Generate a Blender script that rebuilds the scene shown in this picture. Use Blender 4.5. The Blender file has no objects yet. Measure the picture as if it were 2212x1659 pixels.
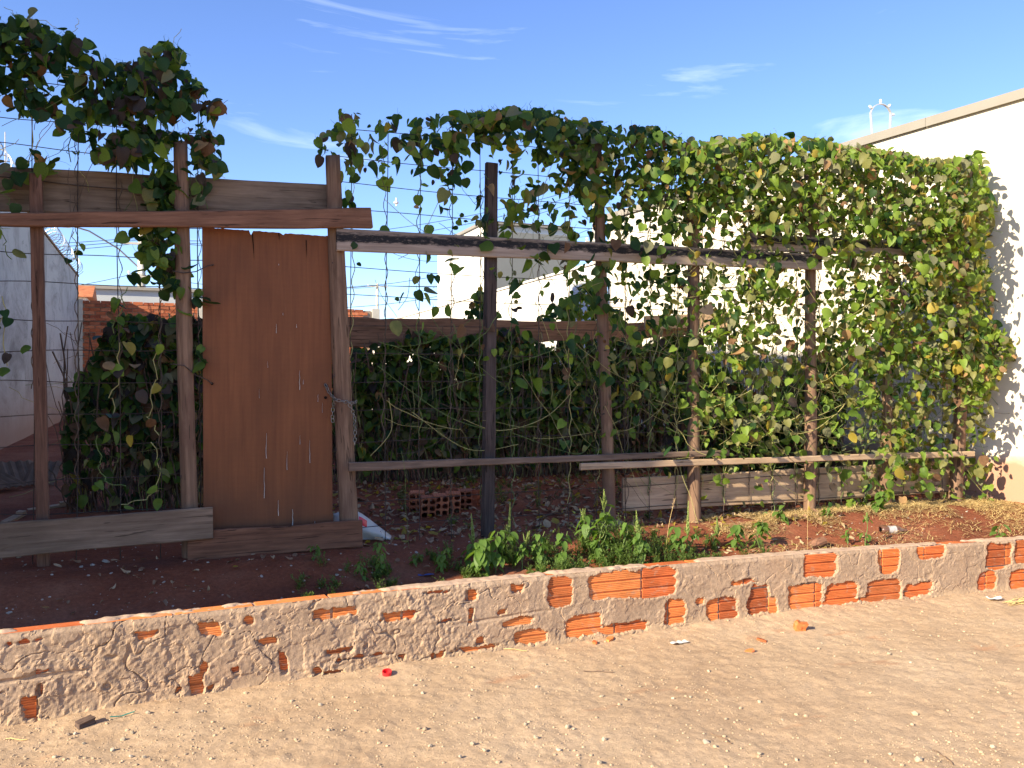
import bpy, bmesh, math, random
import numpy as np
from mathutils import Vector, Matrix, Euler

random.seed(7)
rng = np.random.default_rng(7)
C = bpy.context.scene.collection
SC = bpy.context.scene
R = math.radians

# ------------------------------------------------------------------ camera
YAW = R(22.0)
EYE = 1.6
FPX = 1870.0          # focal length in units of a 2212 px wide picture
cam_d = bpy.data.cameras.new('camera')
cam_d.sensor_width = 36.0
cam_d.lens = 36.0 * FPX / 2212.0
cam_d.clip_start = 0.05
cam_d.clip_end = 2000.0
cam = bpy.data.objects.new('camera', cam_d)
C.objects.link(cam)
cam.location = (0, 0, EYE)
cam.rotation_euler = (R(90.0), 0, -YAW)
SC.camera = cam

# ------------------------------------------------------------------ sky and sun
SUN_EL = R(27.0)
SUN_IN = R(20.0)      # angle between the sun's path over ground and the wall
to_sun = Vector((-math.cos(SUN_IN) * math.cos(SUN_EL), -math.sin(SUN_IN) * math.cos(SUN_EL), math.sin(SUN_EL)))
world = bpy.data.worlds.new('World')
SC.world = world
world.use_nodes = True
wn = world.node_tree
for n in list(wn.nodes):
    wn.nodes.remove(n)
w_out = wn.nodes.new('ShaderNodeOutputWorld')
w_bg = wn.nodes.new('ShaderNodeBackground')
w_bg.inputs['Strength'].default_value = 0.125
w_sky = wn.nodes.new('ShaderNodeTexSky')
w_sky.sky_type = 'NISHITA'
w_sky.sun_disc = False
w_sky.sun_elevation = SUN_EL
w_sky.sun_rotation = math.atan2(to_sun.x, to_sun.y)
w_sky.altitude = 600
w_sky.air_density = 0.9
w_sky.dust_density = 0.1
w_sky.ozone_density = 3.0
w_hs = wn.nodes.new('ShaderNodeHueSaturation')
w_hs.inputs['Hue'].default_value = 0.513
w_hs.inputs['Saturation'].default_value = 1.10
w_hs.inputs['Value'].default_value = 1.0
wn.links.new(w_sky.outputs[0], w_hs.inputs['Color'])
# thin cirrus wisps over the whole sky
w_tc = wn.nodes.new('ShaderNodeTexCoord')
w_mp = wn.nodes.new('ShaderNodeMapping')
w_mp.inputs['Rotation'].default_value = (R(4), R(-7), R(18))
w_mp.inputs['Scale'].default_value = (1.6, 2.2, 13.0)
w_mp.inputs['Location'].default_value = (5.1, 2.2, 7.7)
w_nz = wn.nodes.new('ShaderNodeTexNoise')
w_nz.inputs['Scale'].default_value = 1.9
w_nz.inputs['Detail'].default_value = 7.0
w_nz.inputs['Roughness'].default_value = 0.58
w_nz.inputs['Distortion'].default_value = 0.6
w_rp = wn.nodes.new('ShaderNodeValToRGB')
w_rp.color_ramp.elements[0].position = 0.59
w_rp.color_ramp.elements[0].color = (0, 0, 0, 1)
w_rp.color_ramp.elements[1].position = 0.90
w_rp.color_ramp.elements[1].color = (0.5, 0.5, 0.5, 1)
w_mx = wn.nodes.new('ShaderNodeMix')
w_mx.data_type = 'RGBA'
w_mx.inputs[7].default_value = (7.0, 7.6, 8.4, 1)
wn.links.new(w_tc.outputs['Generated'], w_mp.inputs[0])
wn.links.new(w_mp.outputs[0], w_nz.inputs['Vector'])
wn.links.new(w_nz.outputs['Fac'], w_rp.inputs[0])
wn.links.new(w_rp.outputs[0], w_mx.inputs[0])
wn.links.new(w_hs.outputs[0], w_mx.inputs[6])
wn.links.new(w_mx.outputs[2], w_bg.inputs[0])
wn.links.new(w_bg.outputs[0], w_out.inputs[0])

sun_d = bpy.data.lights.new('sun', 'SUN')
sun_d.energy = 5.0
sun_d.angle = R(0.53)
sun_d.color = (1.0, 0.89, 0.66)
sun = bpy.data.objects.new('sun', sun_d)
C.objects.link(sun)
sun.rotation_euler = (-to_sun).to_track_quat('-Z', 'Y').to_euler()
sun.location = to_sun * 30

SC.view_settings.view_transform = 'Standard'
SC.view_settings.look = 'None'
SC.view_settings.gamma = 1.0
SC.view_settings.exposure = 1.22

# ------------------------------------------------------------------ helpers
cY, sY = math.cos(YAW), math.sin(YAW)
def ray(px, py):
    dx = (px - 1106.0) / FPX
    dz = (829.5 - py) / FPX
    return Vector((cY * dx + sY, -sY * dx + cY, dz))
def at(px, py, Y):
    d = ray(px, py)
    t = Y / d.y
    return Vector((d.x * t, Y, EYE + d.z * t))
def atz(px, py, z):
    d = ray(px, py)
    t = (z - EYE) / d.z
    return Vector((d.x * t, d.y * t, z))
def atx(px, py, X):
    d = ray(px, py)
    t = X / d.x
    return Vector((X, d.y * t, EYE + d.z * t))
def depth(p):
    return p[0] * sY + p[1] * cY

def tag(o, label=None, cat=None, group=None, kind=None):
    if label: o['label'] = label
    if cat: o['category'] = cat
    if group: o['group'] = group
    if kind: o['kind'] = kind
    return o
def empty(name, loc=(0, 0, 0), rot=(0, 0, 0)):
    o = bpy.data.objects.new(name, None)
    C.objects.link(o)
    o.location = loc
    o.rotation_euler = rot
    o.empty_display_size = 0.1
    return o
def mesh_from(name, V, F, mats, mi=None, smooth=False):
    me = bpy.data.meshes.new(name)
    me.from_pydata([tuple(v) for v in V], [], [tuple(f) for f in F])
    for m in (mats if isinstance(mats, (list, tuple)) else [mats]):
        me.materials.append(m)
    if mi is not None:
        me.polygons.foreach_set('material_index', np.asarray(mi, dtype=np.int32))
    if smooth:
        me.polygons.foreach_set('use_smooth', np.ones(len(me.polygons), dtype=bool))
    me.update()
    return me
def link(name, me, parent=None, loc=None, rot=None):
    o = bpy.data.objects.new(name, me)
    C.objects.link(o)
    if parent is not None: o.parent = parent
    if loc is not None: o.location = loc
    if rot is not None: o.rotation_euler = rot
    return o
class MB:
    """collects shapes that become one mesh"""
    def __init__(s):
        s.V, s.F, s.M = [], [], []
    def add(s, V, F, m=0):
        b = len(s.V)
        s.V.extend([tuple(v) for v in V])
        s.F.extend([tuple(i + b for i in f) for f in F])
        s.M.extend([m] * len(F))
    def box(s, lo, hi, m=0):
        x0, y0, z0 = lo; x1, y1, z1 = hi
        s.add([(x0,y0,z0),(x1,y0,z0),(x1,y1,z0),(x0,y1,z0),(x0,y0,z1),(x1,y0,z1),(x1,y1,z1),(x0,y1,z1)],
              [(0,3,2,1),(4,5,6,7),(0,1,5,4),(1,2,6,5),(2,3,7,6),(3,0,4,7)], m)
    def tube(s, pts, r, n=5, m=0, caps=True):
        pts = [Vector(p) for p in pts]
        k = len(pts)
        rs = r if isinstance(r, (list, tuple, np.ndarray)) else [r] * k
        V, F = [], []
        t0 = (pts[1] - pts[0]).normalized()
        a = Vector((0, 0, 1)) if abs(t0.z) < 0.9 else Vector((1, 0, 0))
        u = t0.cross(a).normalized()
        for i, p in enumerate(pts):
            t = (pts[min(i + 1, k - 1)] - pts[max(i - 1, 0)])
            t = t.normalized() if t.length > 1e-9 else t0
            u = (u - t * u.dot(t))
            u = u.normalized() if u.length > 1e-6 else t.orthogonal().normalized()
            v = t.cross(u)
            for j in range(n):
                q = 2 * math.pi * j / n
                V.append(p + (u * math.cos(q) + v * math.sin(q)) * rs[i])
        for i in range(k - 1):
            for j in range(n):
                F.append((i*n + j, i*n + (j+1) % n, (i+1)*n + (j+1) % n, (i+1)*n + j))
        if caps:
            F.append(tuple(range(n))[::-1])
            F.append(tuple((k-1)*n + j for j in range(n)))
        s.add(V, F, m)
    def mesh(s, name, mats, smooth=False):
        return mesh_from(name, s.V, s.F, mats, s.M, smooth)
    def build(s, name, mats, parent=None, smooth=False):
        return link(name, s.mesh(name, mats, smooth), parent)

# numpy value noise ------------------------------------------------
_tab = np.random.default_rng(99).random((256, 256))
def vnoise(x, y, seed=0):
    x = np.asarray(x, dtype=float) + seed * 17.31
    y = np.asarray(y, dtype=float) + seed * 9.77
    xi = np.floor(x).astype(int); yi = np.floor(y).astype(int)
    fx = x - xi; fy = y - yi
    fx = fx * fx * (3 - 2 * fx); fy = fy * fy * (3 - 2 * fy)
    g = lambda a, b: _tab[(a + seed * 31) % 256, (b + seed * 57) % 256]
    return (g(xi, yi) * (1 - fx) + g(xi + 1, yi) * fx) * (1 - fy) + (g(xi, yi + 1) * (1 - fx) + g(xi + 1, yi + 1) * fx) * fy
def fbm(x, y, s, octv=4, seed=0, gain=0.5):
    a, t, v, f = 1.0, 0.0, 0.0, 1.0 / s
    for i in range(octv):
        v = v + a * (vnoise(np.asarray(x) * f, np.asarray(y) * f, seed + i) - 0.5) * 2
        t += a; a *= gain; f *= 2.03
    return v / t
def sstep(a, b, x):
    t = np.clip((np.asarray(x, dtype=float) - a) / (b - a), 0, 1)
    return t * t * (3 - 2 * t)

def grid_mesh(name, xs, ys, zf, mat, smooth=True):
    X, Y = np.meshgrid(xs, ys)
    Z = zf(X, Y)
    V = np.stack([X.ravel(), Y.ravel(), Z.ravel()], 1)
    nx, ny = len(xs), len(ys)
    i = np.arange(nx - 1)[None, :] + nx * np.arange(ny - 1)[:, None]
    F = np.stack([i, i + 1, i + 1 + nx, i + nx], -1).reshape(-1, 4)
    return np_mesh(name, V, F, mat, smooth=smooth)
def np_mesh(name, V, F, mats, mi=None, smooth=False):
    """quads (or one polygon size) straight from arrays"""
    me = bpy.data.meshes.new(name)
    V = np.asarray(V, dtype=np.float32); F = np.asarray(F, dtype=np.int32)
    me.vertices.add(len(V)); me.vertices.foreach_set('co', V.ravel())
    k = F.shape[1]
    me.loops.add(F.size); me.loops.foreach_set('vertex_index', F.ravel())
    me.polygons.add(len(F))
    me.polygons.foreach_set('loop_start', np.arange(len(F), dtype=np.int32) * k)
    for m in (mats if isinstance(mats, (list, tuple)) else [mats]):
        me.materials.append(m)
    if mi is not None: me.polygons.foreach_set('material_index', np.asarray(mi, dtype=np.int32))
    me.polygons.foreach_set('use_smooth', np.full(len(F), smooth, dtype=bool))
    me.update(calc_edges=True)
    me.validate()
    return me

# ------------------------------------------------------------------ materials
def newmat(name, rough=0.85, spec=0.3):
    m = bpy.data.materials.new(name)
    m.use_nodes = True
    nt = m.node_tree
    b = nt.nodes['Principled BSDF']
    b.inputs['Roughness'].default_value = rough
    b.inputs['Specular IOR Level'].default_value = spec
    return m, nt, b
def nd(nt, t, **kw):
    n = nt.nodes.new(t)
    for k, v in kw.items():
        if k.startswith('i_'):
            n.inputs[k[2:]].default_value = v
        else:
            setattr(n, k, v)
    return n
def coords(nt, scale=(1, 1, 1), kind='Object', rand=True):
    tc = nd(nt, 'ShaderNodeTexCoord')
    mp = nd(nt, 'ShaderNodeMapping')
    mp.inputs['Scale'].default_value = scale
    if rand:
        oi = nd(nt, 'ShaderNodeObjectInfo')
        ml = nd(nt, 'ShaderNodeMath', operation='MULTIPLY'); ml.inputs[1].default_value = 37.0
        nt.links.new(oi.outputs['Random'], ml.inputs[0])
        nt.links.new(ml.outputs[0], mp.inputs['Location'])
    nt.links.new(tc.outputs[kind], mp.inputs[0])
    return mp.outputs[0]
def noise(nt, vec, scale, detail=6, rough=0.6, dist=0.0):
    n = nd(nt, 'ShaderNodeTexNoise')
    n.inputs['Scale'].default_value = scale
    n.inputs['Detail'].default_value = detail
    n.inputs['Roughness'].default_value = rough
    n.inputs['Distortion'].default_value = dist
    nt.links.new(vec, n.inputs['Vector'])
    return n.outputs['Fac']
def ramp(nt, fac, stops):
    r = nd(nt, 'ShaderNodeValToRGB')
    el = r.color_ramp.elements
    while len(el) < len(stops): el.new(0.5)
    for e, (p, c) in zip(el, stops):
        e.position = p
        e.color = (*c, 1) if len(c) == 3 else c
    nt.links.new(fac, r.inputs[0])
    return r.outputs[0]
def mixc(nt, fac, a, b, mode='MIX'):
    m = nd(nt, 'ShaderNodeMix', data_type='RGBA', blend_type=mode)
    for k, v in ((0, fac), (6, a), (7, b)):
        if hasattr(v, 'links'): nt.links.new(v, m.inputs[k])
        elif k == 0: m.inputs[0].default_value = v
        else: m.inputs[k].default_value = (*v, 1)
    return m.outputs[2]
def bump(nt, b, h, strength=0.4, dist=0.01, prev=None):
    n = nd(nt, 'ShaderNodeBump')
    n.inputs['Strength'].default_value = strength
    n.inputs['Distance'].default_value = dist
    nt.links.new(h, n.inputs['Height'])
    if prev is not None: nt.links.new(prev, n.inputs['Normal'])
    nt.links.new(n.outputs[0], b.inputs['Normal'])
    return n.outputs[0]
def gray(v): return (v, v, v)

def wood(name, c_dark, c_light, axis='X', blotch=None, rough=0.85, grain=1.0, bstr=0.5):
    m, nt, b = newmat(name, rough, 0.2)
    sc = (1.6, 26, 26) if axis == 'X' else (26, 26, 1.6)
    v = coords(nt, tuple(s * grain for s in sc))
    g = noise(nt, v, 1.6, 8, 0.62, 0.6)
    col = ramp(nt, g, [(0.28, c_dark), (0.50, tuple((a + c) / 2 for a, c in zip(c_dark, c_light))), (0.72, c_light)])
    v2 = coords(nt, (2.2, 5, 5) if axis == 'X' else (5, 5, 2.2))
    big = noise(nt, v2, 1.3, 5, 0.6, 0.4)
    if blotch:
        f = ramp(nt, big, [(0.48, gray(0)), (0.66, gray(1))])
        col = mixc(nt, f, col, blotch)
    else:
        f = ramp(nt, big, [(0.3, gray(0.72)), (0.7, gray(1.15))])
        col = mixc(nt, 1.0, col, f, 'MULTIPLY')
    # cracks: thin dark lines along the grain
    v3 = coords(nt, tuple(s * 0.7 for s in sc))
    cr = noise(nt, v3, 2.3, 3, 0.5, 1.2)
    cf = ramp(nt, cr, [(0.33, gray(0.35)), (0.37, gray(1))])
    col = mixc(nt, 1.0, col, cf, 'MULTIPLY')
    nt.links.new(col, b.inputs['Base Color'])
    bump(nt, b, g, bstr, 0.006)
    return m

M = {}
M['wood_grey'] = wood('weathered_grey_wood', (0.135, 0.088, 0.058), (0.28, 0.195, 0.132))
M['wood_brown'] = wood('red_brown_wood', (0.11, 0.048, 0.028), (0.27, 0.125, 0.07))
M['wood_rust'] = wood('rusty_brown_wood', (0.13, 0.060, 0.036), (0.27, 0.135, 0.082))
M['wood_dark'] = wood('dark_brown_wood', (0.05, 0.034, 0.028), (0.15, 0.095, 0.072))
M['wood_mid'] = wood('brown_batten_wood', (0.10, 0.066, 0.05), (0.26, 0.175, 0.125))
M['wood_tan'] = wood('tan_board_wood', (0.34, 0.225, 0.14), (0.55, 0.385, 0.25))
M['wood_light_rust'] = wood('light_red_brown_wood', (0.20, 0.10, 0.055), (0.40, 0.21, 0.12))
M['post_brown'] = wood('round_post_wood', (0.105, 0.06, 0.038), (0.31, 0.19, 0.12), axis='Z', blotch=(0.16, 0.09, 0.06))
M['post_square'] = wood('square_post_wood', (0.085, 0.042, 0.028), (0.22, 0.115, 0.075), axis='Z', grain=1.3)
M['post_dark'] = wood('dark_split_post_wood', (0.035, 0.025, 0.022), (0.11, 0.08, 0.07), axis='Z')

def tar_rail():
    m, nt, b = newmat('tar_stained_rail_wood', 0.85, 0.2)
    v = coords(nt, (1.6, 26, 26))
    g = noise(nt, v, 1.6, 8, 0.62, 0.6)
    col = ramp(nt, g, [(0.28, (0.23, 0.17, 0.13)), (0.72, (0.44, 0.34, 0.265))])
    tc = nd(nt, 'ShaderNodeTexCoord'); sp = nd(nt, 'ShaderNodeSeparateXYZ')
    nt.links.new(tc.outputs['Object'], sp.inputs[0])
    v2 = coords(nt, (6, 20, 30))
    e = noise(nt, v2, 1.5, 6, 0.7)
    ad = nd(nt, 'ShaderNodeMath', operation='MULTIPLY_ADD')
    ad.inputs[1].default_value = 0.075; nt.links.new(e, ad.inputs[0]); nt.links.new(sp.outputs[2], ad.inputs[2])
    f1 = ramp(nt, ad.outputs[0], [(0.026, gray(0)), (0.036, gray(1)), (0.078, gray(1)), (0.100, gray(0.2))])
    e2 = noise(nt, coords(nt, (9, 30, 30)), 1.8, 6, 0.75)
    f2 = ramp(nt, e2, [(0.30, gray(0.25)), (0.46, gray(1))])
    f = mixc(nt, 1.0, f1, f2, 'MULTIPLY')
    col = mixc(nt, f, col, (0.022, 0.021, 0.022))
    nt.links.new(col, b.inputs['Base Color'])
    bump(nt, b, g, 0.4, 0.005)
    return m
M['tar'] = tar_rail()

def door_mat():
    m, nt, b = newmat('door_veneer', 0.62, 0.35)
    v = coords(nt, (18, 18, 0.8), rand=False)
    g = noise(nt, v, 2.0, 8, 0.6, 0.8)
    col = ramp(nt, g, [(0.25, (0.150, 0.046, 0.014)), (0.5, (0.190, 0.062, 0.019)), (0.78, (0.225, 0.078, 0.025))])
    big = noise(nt, coords(nt, (2.4, 2, 1.3), rand=False), 1.2, 4, 0.55, 0.3)
    col = mixc(nt, 1.0, col, ramp(nt, big, [(0.3, gray(0.78)), (0.7, gray(1.15))]), 'MULTIPLY')
    # darker brown zone towards the foot, with a ragged edge
    tc = nd(nt, 'ShaderNodeTexCoord'); sp = nd(nt, 'ShaderNodeSeparateXYZ'); nt.links.new(tc.outputs['Object'], sp.inputs[0])
    e = noise(nt, coords(nt, (5, 5, 3), rand=False), 1.6, 5, 0.6)
    ad = nd(nt, 'ShaderNodeMath', operation='MULTIPLY_ADD'); ad.inputs[1].default_value = 0.5
    nt.links.new(e, ad.inputs[0]); nt.links.new(sp.outputs[2], ad.inputs[2])
    col = mixc(nt, ramp(nt, ad.outputs[0], [(0.35, gray(0.45)), (0.75, gray(0))]), col, (0.10, 0.042, 0.024))
    # fine curled figure of the veneer
    wv = nd(nt, 'ShaderNodeTexWave', wave_type='BANDS', bands_direction='Z')
    wv.inputs['Scale'].default_value = 9.0; wv.inputs['Distortion'].default_value = 5.0; wv.inputs['Detail'].default_value = 3.0
    nt.links.new(coords(nt, (1.4, 1, 1), rand=False), wv.inputs['Vector'])
    col = mixc(nt, 1.0, col, ramp(nt, wv.outputs['Fac'], [(0.2, gray(0.985)), (0.8, gray(1.01))]), 'MULTIPLY')
    nt.links.new(col, b.inputs['Base Color'])
    bump(nt, b, g, 0.22, 0.004)
    return m
M['door'] = door_mat()

def simple(name, col, rough=0.8, spec=0.3, var=0.25, scale=8.0, metal=0.0, bstr=0.0, bdist=0.01):
    m, nt, b = newmat(name, rough, spec)
    v = coords(nt)
    n = noise(nt, v, scale, 6, 0.6)
    lo = tuple(c * (1 - var) for c in col); hi = tuple(min(1, c * (1 + var)) for c in col)
    nt.links.new(ramp(nt, n, [(0.3, lo), (0.7, hi)]), b.inputs['Base Color'])
    b.inputs['Metallic'].default_value = metal
    if bstr: bump(nt, b, n, bstr, bdist)
    return m
M['wire'] = simple('rusty_wire', (0.075, 0.055, 0.045), 0.7, 0.3, 0.4, 30, 0.3)
M['galv'] = simple('galvanised_wire', (0.28, 0.29, 0.30), 0.45, 0.5, 0.3, 30, 0.8)
M['chain'] = simple('dull_chain_steel', (0.24, 0.22, 0.19), 0.5, 0.5, 0.35, 60, 0.7)
M['steel'] = simple('bright_steel', (0.62, 0.61, 0.58), 0.4, 0.5, 0.15, 20, 0.5)
M['white_plastic'] = simple('white_plastic', (0.70, 0.69, 0.66), 0.5, 0.4, 0.08, 10)
M['red_plastic'] = simple('red_plastic', (0.75, 0.025, 0.03), 0.4, 0.5, 0.1, 10)
M['drip'] = simple('white_paint_drip', (0.55, 0.50, 0.45), 0.7, 0.3, 0.15, 40)
M['hole'] = simple('dark_hole', (0.012, 0.009, 0.008), 0.95, 0.1, 0.2, 40)
M['concrete_pole'] = simple('concrete_pole', (0.50, 0.46, 0.39), 0.9, 0.2, 0.15, 3)
M['cable'] = simple('black_cable', (0.03, 0.03, 0.035), 0.6, 0.3, 0.2, 3)
M['grey_metal'] = simple('grey_sheet', (0.42, 0.43, 0.43), 0.6, 0.3, 0.06, 1.2)
M['straw'] = simple('dry_straw', (0.55, 0.39, 0.17), 0.8, 0.2, 0.3, 5)
M['litter1'] = simple('brown_dry_leaf', (0.23, 0.13, 0.075), 0.85, 0.2, 0.35, 14)
M['litter2'] = simple('tan_dry_leaf', (0.38, 0.26, 0.15), 0.85, 0.2, 0.3, 14)
M['twig'] = simple('brown_twig', (0.17, 0.11, 0.075), 0.9, 0.2, 0.3, 10)
M['tealtwine'] = simple('teal_twine', (0.04, 0.25, 0.19), 0.6, 0.3, 0.2, 10)
M['blue_plastic'] = simple('blue_plastic', (0.03, 0.07, 0.22), 0.5, 0.4, 0.2, 10)
M['paper'] = simple('crumpled_paper', (0.72, 0.69, 0.63), 0.85, 0.2, 0.1, 30, bstr=0.3)
M['core'] = simple('mortar_joint', (0.30, 0.225, 0.165), 0.95, 0.15, 0.25, 30, bstr=0.5)
M['chip'] = simple('pale_plaster_chip', (0.40, 0.33, 0.27), 0.9, 0.2, 0.25, 20, bstr=0.3)
M['fibre'] = simple('dirty_fibre_cement', (0.18, 0.115, 0.075), 0.9, 0.2, 0.25, 6, bstr=0.2)

def stone_mat():
    m, nt, b = newmat('pebble_stone', 0.85, 0.25)
    oi = nd(nt, 'ShaderNodeObjectInfo')
    n = noise(nt, coords(nt), 40, 5, 0.6)
    a = ramp(nt, oi.outputs['Random'], [(0.0, (0.44, 0.345, 0.23)), (0.4, (0.49, 0.39, 0.28)), (0.7, (0.36, 0.28, 0.19)), (0.9, (0.56, 0.47, 0.36)), (1.0, (0.30, 0.20, 0.13))])
    nt.links.new(mixc(nt, 1.0, a, ramp(nt, n, [(0.3, gray(0.75)), (0.7, gray(1.15))]), 'MULTIPLY'), b.inputs['Base Color'])
    bump(nt, b, n, 0.4, 0.004)
    return m
M['stone'] = stone_mat()
M['gravel'] = simple('sandy_gravel', (0.45, 0.325, 0.21), 0.9, 0.2, 0.3, 25)

def brick_mat(name='fired_clay_block', a=(0.66, 0.175, 0.045), c=(0.52, 0.12, 0.038), d=(0.72, 0.24, 0.07)):
    m, nt, b = newmat(name, 0.8, 0.25)
    oi = nd(nt, 'ShaderNodeObjectInfo')
    base = ramp(nt, oi.outputs['Random'], [(0.0, c), (0.35, a), (0.7, d), (1.0, tuple(x * 0.72 for x in c))])
    v = coords(nt, (3, 10, 16))
    n = noise(nt, v, 2.2, 7, 0.65, 0.3)
    col = mixc(nt, 1.0, base, ramp(nt, n, [(0.28, gray(0.62)), (0.62, gray(1.12))]), 'MULTIPLY')
    n2 = noise(nt, coords(nt, (5, 5, 9)), 2.4, 8, 0.7, 0.5)
    col = mixc(nt, ramp(nt, n2, [(0.56, gray(0)), (0.70, gray(0.75))]), col, (0.44, 0.31, 0.21))   # cement dust
    nt.links.new(col, b.inputs['Base Color'])
    bump(nt, b, noise(nt, coords(nt), 90, 4, 0.6), 0.25, 0.003)
    return m
M['brick'] = brick_mat()
M['brick_far'] = brick_mat('far_clay_block', (0.42, 0.115, 0.045), (0.30, 0.075, 0.035), (0.50, 0.17, 0.08))

def plaster_mat():
    m, nt, b = newmat('rough_cement_render', 0.92, 0.2)
    v = coords(nt, rand=False)
    n1 = noise(nt, v, 3.2, 6, 0.6)
    col = ramp(nt, n1, [(0.25, (0.325, 0.217, 0.142)), (0.5, (0.385, 0.263, 0.176)), (0.75, (0.44, 0.31, 0.213))])
    n2 = noise(nt, v, 55, 8, 0.72)
    col = mixc(nt, 1.0, col, ramp(nt, n2, [(0.3, gray(0.66)), (0.7, gray(1.18))]), 'MULTIPLY')
    # sand splashed up from the street onto the foot, and reddish brick dust in patches
    n3 = noise(nt, v, 1.7, 6, 0.6)
    col = mixc(nt, ramp(nt, n3, [(0.52, gray(0)), (0.72, gray(0.55))]), col, (0.37, 0.225, 0.14))
    tc = nd(nt, 'ShaderNodeTexCoord'); sp = nd(nt, 'ShaderNodeSeparateXYZ'); nt.links.new(tc.outputs['Object'], sp.inputs[0])
    ad = nd(nt, 'ShaderNodeMath', operation='MULTIPLY_ADD'); ad.inputs[1].default_value = 0.16
    nt.links.new(noise(nt, v, 9, 6, 0.7), ad.inputs[0]); nt.links.new(sp.outputs[2], ad.inputs[2])
    col = mixc(nt, ramp(nt, ad.outputs[0], [(0.09, gray(0.75)), (0.16, gray(0))]), col, (0.43, 0.295, 0.18))
    nt.links.new(col, b.inputs['Base Color'])
    p = bump(nt, b, noise(nt, v, 120, 6, 0.75), 0.5, 0.005)
    bump(nt, b, noise(nt, v, 28, 6, 0.65), 0.3, 0.012, p)
    return m
M['plaster'] = plaster_mat()
M['cap'] = simple('pale_mortar_cap', (0.47, 0.32, 0.225), 0.92, 0.2, 0.18, 22, bstr=0.5)

def ground_mat():
    m, nt, b = newmat('sandy_dirt', 0.95, 0.12)
    v = coords(nt, rand=False)
    n1 = noise(nt, v, 0.9, 6, 0.62)
    col = ramp(nt, n1, [(0.28, (0.42, 0.28, 0.174)), (0.5, (0.49, 0.338, 0.214)), (0.72, (0.545, 0.392, 0.26))])
    n2 = noise(nt, v, 38, 9, 0.75)
    col = mixc(nt, 1.0, col, ramp(nt, n2, [(0.28, gray(0.70)), (0.55, gray(1.0)), (0.75, gray(1.14))]), 'MULTIPLY')
    n3 = noise(nt, v, 7, 7, 0.7)
    col = mixc(nt, 1.0, col, ramp(nt, n3, [(0.3, gray(0.86)), (0.7, gray(1.08))]), 'MULTIPLY')
    # red earth stains
    n4 = noise(nt, coords(nt, (1.1, 2.6, 1), rand=False), 1.25, 4, 0.6, 0.2)
    col = mixc(nt, ramp(nt, n4, [(0.63, gray(0)), (0.71, gray(0.65))]), col, (0.43, 0.21, 0.11))
    nt.links.new(col, b.inputs['Base Color'])
    p = bump(nt, b, noise(nt, v, 160, 6, 0.75), 0.5, 0.004)
    bump(nt, b, noise(nt, v, 45, 7, 0.7), 0.55, 0.012, p)
    return m
M['ground'] = ground_mat()

def soil_mat():
    m, nt, b = newmat('red_earth', 0.95, 0.12)
    v = coords(nt, rand=False)
    n1 = noise(nt, v, 1.3, 6, 0.62)
    col = ramp(nt, n1, [(0.3, (0.15, 0.050, 0.028)), (0.5, (0.235, 0.074, 0.037)), (0.72, (0.30, 0.125, 0.07))])
    n2 = noise(nt, v, 42, 8, 0.75)
    col = mixc(nt, 1.0, col, ramp(nt, n2, [(0.28, gray(0.6)), (0.72, gray(1.25))]), 'MULTIPLY')
    n5 = noise(nt, v, 85, 3, 0.5)
    col = mixc(nt, ramp(nt, n5, [(0.71, gray(0)), (0.74, gray(0.7))]), col, (0.36, 0.28, 0.22))
    nt.links.new(col, b.inputs['Base Color'])
    p = bump(nt, b, noise(nt, v, 140, 6, 0.75), 0.6, 0.004)
    bump(nt, b, noise(nt, v, 30, 7, 0.7), 0.6, 0.02, p)
    return m
M['soil'] = soil_mat()

def render_wall_mat(name, col, stain, zlo, zhi, streak=0.0, sc=(0.29, 0.28, 0.27)):
    m, nt, b = newmat(name, 0.85, 0.2)
    v = coords(nt, rand=False)
    n1 = noise(nt, v, 0.7, 6, 0.6)
    c = mixc(nt, 1.0, col, ramp(nt, n1, [(0.3, gray(0.95)), (0.7, gray(1.02))]), 'MULTIPLY')
    if streak:
        n2 = noise(nt, coords(nt, (1.6, 0.28, 0.45), rand=False), 1.6, 9, 0.75, 1.0)
        c = mixc(nt, ramp(nt, n2, [(0.46, gray(0)), (0.66, gray(streak))]), c, sc)
        n6 = noise(nt, coords(nt, (4, 0.8, 1.3), rand=False), 2.0, 9, 0.8, 1.2)
        c = mixc(nt, ramp(nt, n6, [(0.56, gray(0)), (0.66, gray(streak * .8))]), c, tuple(x * 0.45 for x in sc))
    if stain:
        tc = nd(nt, 'ShaderNodeTexCoord'); sp = nd(nt, 'ShaderNodeSeparateXYZ'); nt.links.new(tc.outputs['Object'], sp.inputs[0])
        ad = nd(nt, 'ShaderNodeMath', operation='MULTIPLY_ADD'); ad.inputs[1].default_value = 0.30
        nt.links.new(noise(nt, coords(nt, (1, 1, 2), rand=False), 3.0, 7, 0.68), ad.inputs[0])
        nt.links.new(sp.outputs[2], ad.inputs[2])
        mr = nd(nt, 'ShaderNodeMapRange'); mr.inputs['From Min'].default_value = zlo; mr.inputs['From Max'].default_value = zhi
        mr.inputs['To Min'].default_value = 0.9; mr.inputs['To Max'].default_value = 0.0
        nt.links.new(ad.outputs[0], mr.inputs[0])
        c = mixc(nt, mr.outputs[0], c, stain)
    nt.links.new(c, b.inputs['Base Color'])
    bump(nt, b, noise(nt, v, 40, 5, 0.6), 0.12, 0.004)
    return m
M['white_wall'] = render_wall_mat('white_painted_render', (0.74, 0.66, 0.54), (0.40, 0.19, 0.115), 0.98, 1.16, 0.10, (0.5, 0.43, 0.34))
M['white_far'] = render_wall_mat('far_white_render', (0.78, 0.74, 0.67), None, 0, 1)
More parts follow.
